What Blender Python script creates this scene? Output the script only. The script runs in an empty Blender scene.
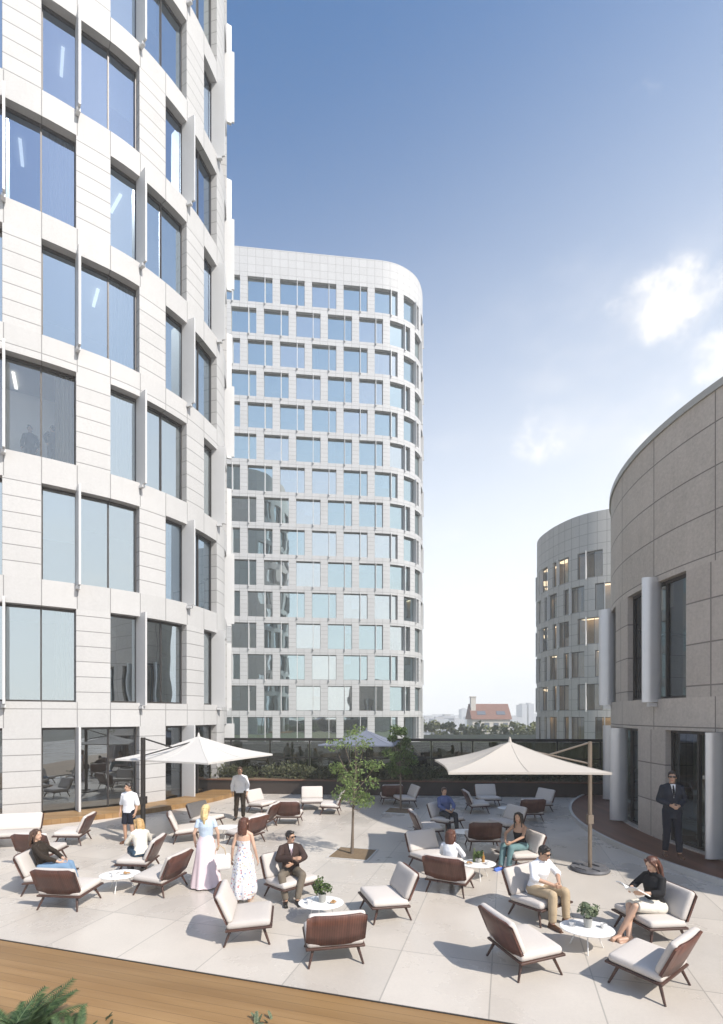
import bpy, bmesh, math, random
from mathutils import Vector, Matrix, noise
random.seed(7)
R = math.radians
C = bpy.context.scene.collection
sc = bpy.context.scene
F = 500.0; CX = 361.5; HY = 715.0; EYE = 3.5

def gp(px, py, z=0.0):
    """ground point seen at a picture position"""
    d = F*(EYE-z)/(py-HY)
    return Vector(((px-CX)*d/F, d, z))

# ------------------------------------------------------------------ materials
M = {}
def mat(name, col=(.5, .5, .5), rough=.6, metal=0.0, spec=.5, noise_amt=0.0, noise_scale=5.0, bump=0.0, bump_scale=40.0, emit=None, trans=0.0):
    m = bpy.data.materials.new(name); m.use_nodes = True
    nt = m.node_tree; b = nt.nodes['Principled BSDF']
    b.inputs['Base Color'].default_value = (*col, 1); b.inputs['Roughness'].default_value = rough
    b.inputs['Metallic'].default_value = metal; b.inputs['Specular IOR Level'].default_value = spec
    if emit:
        b.inputs['Emission Color'].default_value = (*col, 1); b.inputs['Emission Strength'].default_value = emit
    if noise_amt or bump:
        tc = nt.nodes.new('ShaderNodeTexCoord')
    if noise_amt:
        n = nt.nodes.new('ShaderNodeTexNoise'); n.inputs['Scale'].default_value = noise_scale; n.inputs['Detail'].default_value = 6
        nt.links.new(tc.outputs['Object'], n.inputs['Vector'])
        mx = nt.nodes.new('ShaderNodeMix'); mx.data_type = 'RGBA'
        mx.inputs['A'].default_value = (*[c*(1-noise_amt) for c in col], 1)
        mx.inputs['B'].default_value = (*[min(1, c*(1+noise_amt)) for c in col], 1)
        nt.links.new(n.outputs['Fac'], mx.inputs['Factor']); nt.links.new(mx.outputs['Result'], b.inputs['Base Color'])
    if bump:
        n2 = nt.nodes.new('ShaderNodeTexNoise'); n2.inputs['Scale'].default_value = bump_scale; n2.inputs['Detail'].default_value = 4
        nt.links.new(tc.outputs['Object'], n2.inputs['Vector'])
        bp = nt.nodes.new('ShaderNodeBump'); bp.inputs['Strength'].default_value = bump; bp.inputs['Distance'].default_value = .01
        nt.links.new(n2.outputs['Fac'], bp.inputs['Height']); nt.links.new(bp.outputs['Normal'], b.inputs['Normal'])
    M[name] = m
    return m
def vary(name, amt):
    '''each piece its own slight tone'''
    m = M[name]; b = NB(m); P = b.N['Principled BSDF']; oi = b.N.new('ShaderNodeObjectInfo'); hs = b.N.new('ShaderNodeHueSaturation')
    l = P.inputs['Base Color'].links
    if l: b.L.new(l[0].from_socket, hs.inputs['Color'])
    else: hs.inputs['Color'].default_value = P.inputs['Base Color'].default_value
    b.L.new(b.math('ADD', 1-amt, b.math('MULTIPLY', oi.outputs['Random'], 2*amt)), hs.inputs['Value']); b.L.new(hs.outputs[0], P.inputs['Base Color'])

class NB:
    """small node helper"""
    def __init__(s, m): s.nt = m.node_tree; s.N = s.nt.nodes; s.L = s.nt.links
    def v(s, x, sock):
        if isinstance(x, (int, float)): sock.default_value = x
        else: s.L.new(x, sock)
    def math(s, op, a, b=0.0, c=None):
        n = s.N.new('ShaderNodeMath'); n.operation = op; s.v(a, n.inputs[0]); s.v(b, n.inputs[1])
        if c is not None: s.v(c, n.inputs[2])
        return n.outputs[0]
    def noise(s, vec, scale, detail=4, rough=.5):
        n = s.N.new('ShaderNodeTexNoise'); n.inputs['Scale'].default_value = scale; n.inputs['Detail'].default_value = detail
        n.inputs['Roughness'].default_value = rough
        if vec is not None: s.L.new(vec, n.inputs['Vector'])
        return n.outputs['Fac']
    def ramp(s, x, a, b, c0=0.0, c1=1.0):
        n = s.N.new('ShaderNodeMapRange'); n.interpolation_type = 'SMOOTHSTEP'; s.v(x, n.inputs[0])
        n.inputs[1].default_value = a; n.inputs[2].default_value = b; n.inputs[3].default_value = c0; n.inputs[4].default_value = c1
        return n.outputs[0]
    def mixc(s, f, a, b, blend='MIX'):
        n = s.N.new('ShaderNodeMix'); n.data_type = 'RGBA'; n.blend_type = blend; s.v(f, n.inputs['Factor'])
        for x, k in ((a, 'A'), (b, 'B')):
            if isinstance(x, tuple): n.inputs[k].default_value = (*x, 1)
            else: s.L.new(x, n.inputs[k])
        return n.outputs['Result']

def stone(name, col, pu, ou, pv, ov, w=.02, mott=.1, dark=.45, rough=.65, tint=.07):
    """stone cladding: open joints on the (u, v) = (length along wall, height) grid, slight panel to panel tone"""
    m = mat(name, col, rough); b = NB(m); P = b.N['Principled BSDF']
    uv = b.N.new('ShaderNodeUVMap'); sp = b.N.new('ShaderNodeSeparateXYZ'); b.L.new(uv.outputs[0], sp.inputs[0])
    def axis(o, p, off):
        if not p: return None, 0.0
        q = b.math('DIVIDE', b.math('SUBTRACT', o, off), p)
        fr = b.math('FRACT', q); fl = b.math('FLOOR', q)
        dist = b.math('MULTIPLY', b.math('MINIMUM', fr, b.math('SUBTRACT', 1.0, fr)), p)
        return dist, fl
    du, fu = axis(sp.outputs[0], pu, ou); dv, fv = axis(sp.outputs[1], pv, ov)
    d = du if dv is None else dv if du is None else b.math('MINIMUM', du, dv)
    line = b.ramp(d, w*.35, w*.65, 1.0, 0.0)
    cb = b.N.new('ShaderNodeCombineXYZ'); b.v(fu, cb.inputs[0]); b.v(fv, cb.inputs[1])
    wn = b.N.new('ShaderNodeTexWhiteNoise'); wn.noise_dimensions = '2D'; b.L.new(cb.outputs[0], wn.inputs['Vector'])
    tc = b.N.new('ShaderNodeTexCoord')
    mp_ = b.N.new('ShaderNodeMapping'); mp_.inputs['Scale'].default_value = (1, 1, .1); b.L.new(tc.outputs['Object'], mp_.inputs[0]); n3 = b.noise(mp_.outputs[0], 3.2, 6, .7)
    n1 = b.math('ADD', b.math('MULTIPLY', b.noise(tc.outputs['Object'], 1.3, 8, .65), .6), b.math('MULTIPLY', n3, .5)); n2 = b.noise(tc.outputs['Object'], 14.0, 5, .6)
    t = b.math('ADD', b.math('MULTIPLY', b.math('SUBTRACT', wn.outputs['Value'], .5), tint),
               b.math('ADD', b.math('MULTIPLY', b.math('SUBTRACT', n1, .5), mott), b.math('MULTIPLY', b.math('SUBTRACT', n2, .5), mott)))
    t = b.math('ADD', t, 1.0)
    hs = b.N.new('ShaderNodeHueSaturation'); hs.inputs['Color'].default_value = (*col, 1); b.L.new(t, hs.inputs['Value'])
    c = b.mixc(line, hs.outputs['Color'], tuple(x*dark for x in col))
    b.L.new(c, P.inputs['Base Color'])
    bp = b.N.new('ShaderNodeBump'); bp.inputs['Strength'].default_value = .5; bp.inputs['Distance'].default_value = .02
    b.L.new(b.math('ADD', b.math('MULTIPLY', line, -1.0), b.math('MULTIPLY', n2, .12)), bp.inputs['Height']); b.L.new(bp.outputs['Normal'], P.inputs['Normal'])
    return m

def glass(name, tint, refl, wav=.005, gc=(.86, .94, 1)):
    m = bpy.data.materials.new(name); m.use_nodes = True; M[name] = m
    b = NB(m); nt = m.node_tree; nt.nodes.remove(nt.nodes['Principled BSDF'])
    tr = nt.nodes.new('ShaderNodeBsdfTransparent'); tr.inputs[0].default_value = (*tint, 1)
    gl = nt.nodes.new('ShaderNodeBsdfGlossy'); gl.inputs['Roughness'].default_value = .0; gl.inputs[0].default_value = (*gc, 1)
    tc = nt.nodes.new('ShaderNodeTexCoord'); n = b.noise(tc.outputs['Object'], .55, 1)
    bp = nt.nodes.new('ShaderNodeBump'); bp.inputs['Strength'].default_value = wav; bp.inputs['Distance'].default_value = 1.0
    nt.links.new(n, bp.inputs['Height']); nt.links.new(bp.outputs['Normal'], gl.inputs['Normal'])
    fr = nt.nodes.new('ShaderNodeFresnel'); fr.inputs[0].default_value = 1.6
    f = b.math('ADD', b.math('MULTIPLY', fr.outputs[0], 1-refl), refl)
    mx = nt.nodes.new('ShaderNodeMixShader'); nt.links.new(f, mx.inputs[0]); nt.links.new(tr.outputs[0], mx.inputs[1]); nt.links.new(gl.outputs[0], mx.inputs[2])
    nt.links.new(mx.outputs[0], nt.nodes['Material Output'].inputs[0])
    return m

def leafmat(name, c0, c1, trans=.25):
    m = mat(name, c0, .55, spec=.3); b = NB(m); P = b.N['Principled BSDF']
    g = b.N.new('ShaderNodeNewGeometry')
    b.L.new(b.mixc(g.outputs['Random Per Island'], c0, c1), P.inputs['Base Color'])
    if trans:
        t = b.N.new('ShaderNodeBsdfTranslucent'); b.L.new(b.mixc(g.outputs['Random Per Island'], c0, c1), t.inputs[0])
        mx = b.N.new('ShaderNodeMixShader'); mx.inputs[0].default_value = trans
        b.L.new(P.outputs[0], mx.inputs[1]); b.L.new(t.outputs[0], mx.inputs[2]); b.L.new(mx.outputs[0], b.N['Material Output'].inputs[0])
    return m

def woodmat(name, c0, c1, scale, axis='X', rough=.5, slat=0.0, plank=None):
    """grain stretched along one object axis; slat = fine vertical grooves; plank = board width"""
    m = mat(name, c0, rough); b = NB(m); P = b.N['Principled BSDF']
    tc = b.N.new('ShaderNodeTexCoord'); mp = b.N.new('ShaderNodeMapping'); b.L.new(tc.outputs['Object'], mp.inputs[0])
    s = {'X': (.08, 1, 1), 'Y': (1, .08, 1), 'Z': (1, 1, .08)}[axis]; mp.inputs['Scale'].default_value = s
    n = b.noise(mp.outputs[0], scale, 6, .6)
    col = b.mixc(b.ramp(n, .3, .7), c0, c1)
    sp = b.N.new('ShaderNodeSeparateXYZ'); b.L.new(tc.outputs['Object'], sp.inputs[0])
    if slat or plank:
        src = sp.outputs['X'] if axis != 'X' else sp.outputs['Y']
        p = slat or plank
        q = b.math('DIVIDE', src, p); fr = b.math('FRACT', q)
        d = b.math('MULTIPLY', b.math('MINIMUM', fr, b.math('SUBTRACT', 1.0, fr)), p)
        line = b.ramp(d, p*.03, p*.09, 1.0, 0.0) if slat else b.ramp(d, .0015, .0045, .7, 0)
        wn = b.N.new('ShaderNodeTexWhiteNoise'); wn.noise_dimensions = '1D'; b.L.new(b.math('FLOOR', q), wn.inputs['W'])
        hs = b.N.new('ShaderNodeHueSaturation'); b.L.new(col, hs.inputs['Color']); b.L.new(b.math('ADD', .85, b.math('MULTIPLY', wn.outputs['Value'], .3)), hs.inputs['Value'])
        col = b.mixc(line, hs.outputs['Color'], tuple(x*.35 for x in c0))
    b.L.new(col, P.inputs['Base Color'])
    return m

# ------------------------------------------------------------------ mesh builder
class MB:
    def __init__(s): s.v = []; s.f = []; s.m = []; s.uv = []
    def add(s, vs, fs, mi=0, uvs=None):
        o = len(s.v); s.v += [tuple(p) for p in vs]; s.f += [tuple(o+i for i in f) for f in fs]; s.m += [mi]*len(fs)
        s.uv += list(uvs) if uvs else [(0, 0)]*len(vs)
        return s
    def box(s, c, size, rz=0, mi=0, mx=None):
        x, y, z = [a/2 for a in size]
        vs = [Vector((i*x, j*y, k*z)) for k in (-1, 1) for j in (-1, 1) for i in (-1, 1)]
        m = Matrix.Translation(Vector(c)) @ (mx.to_4x4() if mx else Matrix.Rotation(rz, 4, 'Z'))
        vs = [m @ p for p in vs]
        return s.add(vs, [(0, 2, 3, 1), (4, 5, 7, 6), (0, 1, 5, 4), (2, 6, 7, 3), (0, 4, 6, 2), (1, 3, 7, 5)], mi)
    def tube(s, pts, rs, n=8, mi=0, cap=True):
        pts = [Vector(p) for p in pts]
        if isinstance(rs, (int, float)): rs = [rs]*len(pts)
        rings = []; t0 = None
        for i, p in enumerate(pts):
            t = (pts[min(i+1, len(pts)-1)]-pts[max(i-1, 0)]).normalized()
            if i == 0:
                a = Vector((0, 0, 1)) if abs(t.z) < .9 else Vector((1, 0, 0))
                u = t.cross(a).normalized()
            else:
                u = (u-t*u.dot(t)).normalized()
            w = t.cross(u)
            rings.append([p+(u*math.cos(2*math.pi*k/n)+w*math.sin(2*math.pi*k/n))*rs[i] for k in range(n)])
        return s.loft(rings, mi, cap)
    def loft(s, rings, mi=0, cap=True):
        n = len(rings[0]); vs = [p for r in rings for p in r]; fs = []
        for i in range(len(rings)-1):
            for k in range(n):
                fs.append((i*n+k, i*n+(k+1) % n, (i+1)*n+(k+1) % n, (i+1)*n+k))
        if cap:
            fs.append(tuple(reversed(range(n)))); fs.append(tuple((len(rings)-1)*n+k for k in range(n)))
        return s.add(vs, fs, mi)
    def lathe(s, prof, c=(0, 0, 0), n=24, mi=0, sx=1, sy=1, cap=True):
        c = Vector(c)
        return s.loft([[c+Vector((r*sx*math.cos(2*math.pi*k/n), r*sy*math.sin(2*math.pi*k/n), z)) for k in range(n)] for r, z in prof], mi, cap)
    def ell(s, c, r, mi=0, n=12, rot=None):
        c = Vector(c); rings = []
        for i in range(1, n):
            a = math.pi*i/n
            ring = [Vector((r[0]*math.sin(a)*math.cos(2*math.pi*k/(2*n)), r[1]*math.sin(a)*math.sin(2*math.pi*k/(2*n)), -r[2]*math.cos(a))) for k in range(2*n)]
            if rot: ring = [rot @ p for p in ring]
            rings.append([c+p for p in ring])
        return s.loft(rings, mi)
    def caps(s, p0, p1, r0, r1, n=12, mi=0):
        """tapered capsule"""
        p0 = Vector(p0); p1 = Vector(p1); t = p1-p0; L = t.length; t = t/L if L > 1e-6 else Vector((0, 0, 1))
        pts = []; rs = []
        for a in (80, 50, 20): pts.append(p0-t*r0*math.sin(R(a))); rs.append(r0*math.cos(R(a)))
        pts.append(p0); rs.append(r0); pts.append(p1); rs.append(r1)
        for a in (20, 50, 80): pts.append(p1+t*r1*math.sin(R(a))); rs.append(r1*math.cos(R(a)))
        return s.tube(pts, rs, n, mi)
    def rbox(s, c, size, r, mx=None, n=5, mi=0, puff=0.0):
        """rounded box (cushion)"""
        h = [a/2 for a in size]; m = Matrix.Translation(Vector(c)) @ (mx.to_4x4() if mx else Matrix.Identity(4))
        N = n+1
        for ax in range(3):
            for sg in (-1, 1):
                a1, a2 = (ax+1) % 3, (ax+2) % 3
                vs = []
                def g(i, hh):
                    e = [-hh, -hh+r*.35, -hh+r]; k = N-6
                    mid = [-hh+r+(2*hh-2*r)*(q+1)/(k+1) for q in range(k)] if k > 0 else []
                    full = e+mid+[hh-r, hh-r*.35, hh]
                    return full
                g1, g2 = g(0, h[a1]), g(0, h[a2])
                for u in g1:
                    for w in g2:
                        p = [0, 0, 0]; p[ax] = sg*h[ax]; p[a1] = u; p[a2] = w
                        q = Vector([max(-h[i]+r, min(h[i]-r, p[i])) for i in range(3)])
                        d = Vector(p)-q
                        if d.length > 1e-9: d = d.normalized()*r
                        p = q+d
                        if puff and ax == 2 and sg == 1:
                            p.z += puff*(1-(u/h[a1])**2)*(1-(w/h[a2])**2)
                        vs.append(m @ p)
                K = len(g2); fs = []
                for i in range(len(g1)-1):
                    for j in range(K-1):
                        f = (i*K+j, (i+1)*K+j, (i+1)*K+j+1, i*K+j+1)
                        fs.append(f if sg > 0 else f[::-1])
                s.add(vs, fs, mi)
        return s
    def prism(s, outline, z0, z1, mi=0):
        n = len(outline)
        vs = [(x, y, z0) for x, y in outline]+[(x, y, z1) for x, y in outline]
        fs = [tuple(reversed(range(n))), tuple(range(n, 2*n))]+[(i, (i+1) % n, n+(i+1) % n, n+i) for i in range(n)]
        return s.add(vs, fs, mi)
    def mesh(s, name, mats, smooth=None):
        me = bpy.data.meshes.new(name); me.from_pydata(s.v, [], s.f)
        if not isinstance(mats, (list, tuple)): mats = [mats]
        for m in mats: me.materials.append(M[m] if isinstance(m, str) else m)
        me.polygons.foreach_set('material_index', s.m)
        uvl = me.uv_layers.new(name='UVMap'); buf = []
        for l in me.loops: buf += s.uv[l.vertex_index]
        uvl.data.foreach_set('uv', buf)
        if smooth is not None:
            me.polygons.foreach_set('use_smooth', [True]*len(me.polygons))
            if smooth < 180:
                bm = bmesh.new(); bm.from_mesh(me)
                for e in bm.edges:
                    if len(e.link_faces) == 2 and e.calc_face_angle(0) > R(smooth): e.smooth = False
                bm.to_mesh(me); bm.free()
        me.update()
        return me
    def build(s, name, mats, parent=None, smooth=None, weld=False):
        me = s.mesh(name, mats, smooth)
        if weld:
            bm = bmesh.new(); bm.from_mesh(me); bmesh.ops.remove_doubles(bm, verts=bm.verts, dist=1e-4); bm.to_mesh(me); bm.free()
        o = bpy.data.objects.new(name, me); C.objects.link(o)
        if parent: o.parent = parent
        return o

def tag(o, label=None, cat=None, group=None, kind=None):
    if label: o['label'] = label
    if cat: o['category'] = cat
    if group: o['group'] = group
    if kind: o['kind'] = kind
    return o
def empty(name, loc=(0, 0, 0), rz=0, **k):
    o = bpy.data.objects.new(name, None); C.objects.link(o); o.location = loc; o.rotation_euler = (0, 0, rz); o.empty_display_size = .2
    return tag(o, **k)
kids = {}
def copy_tree(o, parent=None):
    c = o.copy(); C.objects.link(c)
    if parent: c.parent = parent
    for ch in [x for x in C.objects if x.parent == o]: copy_tree(ch, c)
    return c

# ------------------------------------------------------------------ material library
stone('tower_stone', (.47, .468, .466), 4.2, 0, .535, .02, w=.028, mott=.2, dark=.5)          # horizontal joints in the piers
stone('concrete_panel', (.42, .38, .345), 1.06, .3, 1.03, .1, w=.035, mott=.5, tint=.12)
stone('grey_panel', (.43, .42, .405), 1.06, 0, 1.35, 0, w=.05, mott=.15)  # plain grey concrete panels of the curved block
mat('fin_metal', (.60, .60, .61), .35, .55, noise_amt=.05)
mat('fin_white', (.56, .565, .57), .45, 0.0, noise_amt=.04)
mat('frame_dark', (.055, .05, .048), .4, .3)
mat('frame_mid', (.17, .17, .17), .4, .3); glass('clear_glass', (.92, .95, .96), .2)
mat('frame_light', (.36, .36, .35), .4, .4)
glass('tower_glass', (.55, .66, .74), .5, gc=(.69, .85, 1))
glass('dark_glass', (.66, .66, .62), .07); glass('cafe_glass', (.72, .72, .68), .2); glass('teal_glass', (.50, .66, .72), .10)
glass('pale_glass', (.62, .72, .78), .56, .012, (.86, .96, 1)); glass('deep_glass', (.5, .6, .68), .46, .009, (.56, .72, .95)); glass('bright_far_glass', (.6, .68, .72), .66, .016, (.93, 1, 1)); glass('far_glass', (.5, .6, .66), .6, .008, (.80, .97, 1))
mat('slab', (.55, .53, .5), .8); mat('curtain', (.50, .44, .36), .9, noise_amt=.05); mat('blind', (.72, .71, .7), .8); mat('core', (.30, .24, .18), .8, noise_amt=.3, noise_scale=.8)
mat('ceiling_lamp', (1, .95, .85), .5, emit=.8)
mat('core_tan', (.58, .44, .30), .8, noise_amt=.3, noise_scale=.8); mat('warm_lamp', (1, .8, .55), .5, emit=1.3)
mat('roof_grey', (.35, .35, .35), .8)
mat('cushion', (.56, .52, .485), .9, spec=.2, noise_amt=.04, noise_scale=30, bump=.25, bump_scale=180)
woodmat('shell_wood', (.085, .034, .024), (.125, .052, .036), 9, 'Z', .45, slat=.034)
woodmat('frame_wood', (.045, .022, .016), (.075, .035, .025), 14, 'Y', .45)
mat('table_white', (.8, .8, .79), .3)
mat('canvas', (.58, .545, .50), .85, spec=.2, noise_amt=.03, noise_scale=3, bump=.15, bump_scale=8)
mat('canvas_grey', (.16, .18, .23), .85, spec=.2, noise_amt=.06)
mat('pole_dark', (.035, .032, .03), .4, .4); mat('pole_bronze', (.26, .21, .165), .4, .5)
mat('base_grey', (.13, .13, .14), .5, .2, noise_amt=.15)
woodmat('deck_tan', (.235, .13, .046), (.33, .20, .085), 3.2, 'X', .45, plank=.145)
woodmat('deck_brown', (.115, .048, .028), (.165, .072, .042), 4, 'Y', .55, plank=.14)
mat('kerb_pale', (.5, .49, .47), .7, noise_amt=.1)
mat('fence_black', (.02, .019, .018), .4, .3); mat('planter_brown', (.035, .025, .02), .6, noise_amt=.2); mat('soil', (.17, .12, .07), .95, noise_amt=.4, noise_scale=12)
mat('bark', (.16, .125, .095), .9, noise_amt=.3, noise_scale=18, bump=.5)
leafmat('olive_leaf', (.12, .19, .06), (.27, .35, .13), .4); leafmat('green_leaf', (.05, .09, .03), (.13, .19, .06)); leafmat('dark_leaf', (.05, .065, .03), (.13, .135, .07))
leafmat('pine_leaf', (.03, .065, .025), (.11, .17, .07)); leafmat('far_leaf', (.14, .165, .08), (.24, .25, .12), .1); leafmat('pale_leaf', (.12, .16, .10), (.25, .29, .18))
mat('ceramic', (.75, .74, .72), .3); mat('pot_grey', (.35, .35, .33), .6, noise_amt=.1); mat('food', (.42, .24, .10), .6, noise_amt=.5, noise_scale=60); mat('bottle_green', (.10, .14, .05), .15); mat('bottle_amber', (.35, .18, .05), .15)
mat('roof_tile', (.19, .098, .075), .8, noise_amt=.2, noise_scale=1.2); mat('far_wall', (.52, .49, .45), .8, noise_amt=.05); mat('far_pane', (.12, .14, .17), .25); mat('skyline', (.38, .39, .42), .8, noise_amt=.1, noise_scale=.05)

def through(name, k, c):
    m = M[name]; b = NB(m); P = b.N['Principled BSDF']; t = b.N.new('ShaderNodeBsdfTranslucent'); t.inputs[0].default_value = (*c, 1); x = b.N.new('ShaderNodeMixShader'); x.inputs[0].default_value = k
    b.L.new(P.outputs[0], x.inputs[1]); b.L.new(t.outputs[0], x.inputs[2]); b.L.new(x.outputs[0], b.N['Material Output'].inputs[0])
through('canvas', .2, (.7, .62, .5))
# pavers of the terrace: 2.5 m grid of joints, tone changes from slab to slab, slight sheen
def terrace_material():
    m = mat('terrace', (.54, .495, .44), .4); b = NB(m); P = b.N['Principled BSDF']
    tc = b.N.new('ShaderNodeTexCoord'); mp = b.N.new('ShaderNodeMapping'); b.L.new(tc.outputs['Object'], mp.inputs[0])
    mp.inputs['Rotation'].default_value = (0, 0, R(16.2)); mp.inputs['Location'].default_value = (.2, .5, 0)
    sp = b.N.new('ShaderNodeSeparateXYZ'); b.L.new(mp.outputs[0], sp.inputs[0])
    def ax(o, p):
        q = b.math('DIVIDE', o, p); fr = b.math('FRACT', q)
        return b.math('MULTIPLY', b.math('MINIMUM', fr, b.math('SUBTRACT', 1.0, fr)), p), b.math('FLOOR', q)
    du, fu = ax(sp.outputs[0], 1.3); dv, fv = ax(sp.outputs[1], 2.6)
    line = b.ramp(b.math('MINIMUM', du, dv), .005, .012, .8, 0.0)
    cb = b.N.new('ShaderNodeCombineXYZ'); b.v(fu, cb.inputs[0]); b.v(fv, cb.inputs[1])
    wn = b.N.new('ShaderNodeTexWhiteNoise'); wn.noise_dimensions = '2D'; b.L.new(cb.outputs[0], wn.inputs['Vector'])
    n1 = b.noise(tc.outputs['Object'], .5, 7, .62); n2 = b.noise(tc.outputs['Object'], 22, 4)
    t = b.math('ADD', b.math('MULTIPLY', b.math('SUBTRACT', wn.outputs['Value'], .5), .14), b.math('ADD', b.math('MULTIPLY', b.math('SUBTRACT', n1, .5), .42), b.math('MULTIPLY', b.math('SUBTRACT', n2, .5), .12)))
    hs = b.N.new('ShaderNodeHueSaturation'); hs.inputs['Color'].default_value = (.54, .495, .44, 1); b.L.new(b.math('ADD', t, 1.0), hs.inputs['Value'])
    st = b.ramp(b.noise(tc.outputs['Object'], 1.7, 9, .7), .52, .82, 0, .18); sp2 = b.ramp(b.noise(tc.outputs['Object'], 55, 2), .68, .80, 0, .25)
    c = b.mixc(st, hs.outputs['Color'], (.36, .32, .27)); c = b.mixc(sp2, c, (.27, .25, .22))
    b.L.new(b.mixc(line, c, (.31, .29, .26)), P.inputs['Base Color'])
    b.L.new(b.ramp(n1, .3, .7, .2, .42), P.inputs['Roughness'])
terrace_material()
vary('cushion', .1); vary('shell_wood', .18); vary('curtain', .3); vary('blind', .1)
# ------------------------------------------------------------------ setting
def sheet(name, pts, z, m, kind='structure', thick=0):
    mb = MB()
    if thick: mb.prism(pts, z-thick, z)
    else: mb.add([(x, y, z) for x, y in pts], [tuple(range(len(pts)))])
    return tag(mb.build(name, m), kind=kind)
mat('city_ground', (.20, .20, .16), .95, noise_amt=.35, noise_scale=.02)
sheet('ground', [(-4000, -4000), (4000, -4000), (4000, 4000), (-4000, 4000)], -12.0, 'city_ground')
sheet('terrace_paving', [(-70, -30), (70, -30), (70, 24), (-70, 24)], 0, 'terrace', thick=2.5)
mat('garden_ground', (.07, .085, .035), .95, noise_amt=.5, noise_scale=.6)
sheet('garden_ground', [(-70, 24.01), (70, 24.01), (70, 93), (-70, 93)], -.15, 'garden_ground', thick=2.5)

# timber deck in the foreground, turned like the paving
yaw = R(-16.2)
p0 = gp(0, 943); p1 = gp(480, 1024)
dirv = Vector((math.cos(yaw), math.sin(yaw), 0)); perp = Vector((-dirv.y, dirv.x, 0))
mb = MB(); mb.box((0, -3.0, -.001), (40, 6.0, .09))
dk = mb.build('timber_deck', 'deck_tan'); c0 = p0+dirv*5
dk.location = (c0.x, c0.y, 0); dk.rotation_euler = (0, 0, yaw); tag(dk, kind='structure')
mb = MB(); mb.box((0, .012, .0), (40, .02, .104)); mb.build('deck_edging', 'frame_dark', dk)

# ------------------------------------------------------------------ buildings with curved fronts
class Curve:
    def __init__(s, pts, step=.12):
        P = [Vector(p) for p in pts]; P = [2*P[0]-P[1]]+P+[2*P[-1]-P[-2]]; out = []
        for i in range(1, len(P)-2):
            for k in range(40):
                t = k/40; a, b, c, d = P[i-1:i+3]
                out.append(.5*((2*b)+(c-a)*t+(2*a-5*b+4*c-d)*t*t+(3*b-a-3*c+d)*t**3))
        out.append(P[-2]); s.p = out; s.s = [0]
        for a, b in zip(out, out[1:]): s.s.append(s.s[-1]+(b-a).length)
        s.L = s.s[-1]
    def at(s, u):
        import bisect
        i = max(0, min(len(s.p)-2, bisect.bisect_right(s.s, u)-1))
        t = (u-s.s[i])/max(1e-9, s.s[i+1]-s.s[i]); return s.p[i].lerp(s.p[i+1], t)
    def nrm(s, u, e=.25):
        t = (s.at(min(s.L, u+e))-s.at(max(0, u-e))).normalized(); return Vector((t.y, -t.x))
    def near(s, q):
        q = Vector(q); i = min(range(len(s.p)), key=lambda k: (s.p[k]-q).length); return s.s[i]
    def samples(s, a, b, step=.3):
        n = max(1, int(math.ceil((b-a)/step))); return [a+(b-a)*i/n for i in range(n+1)]
    def off(s, u, d):
        p = s.at(u)+s.nrm(u)*d; return p

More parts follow.
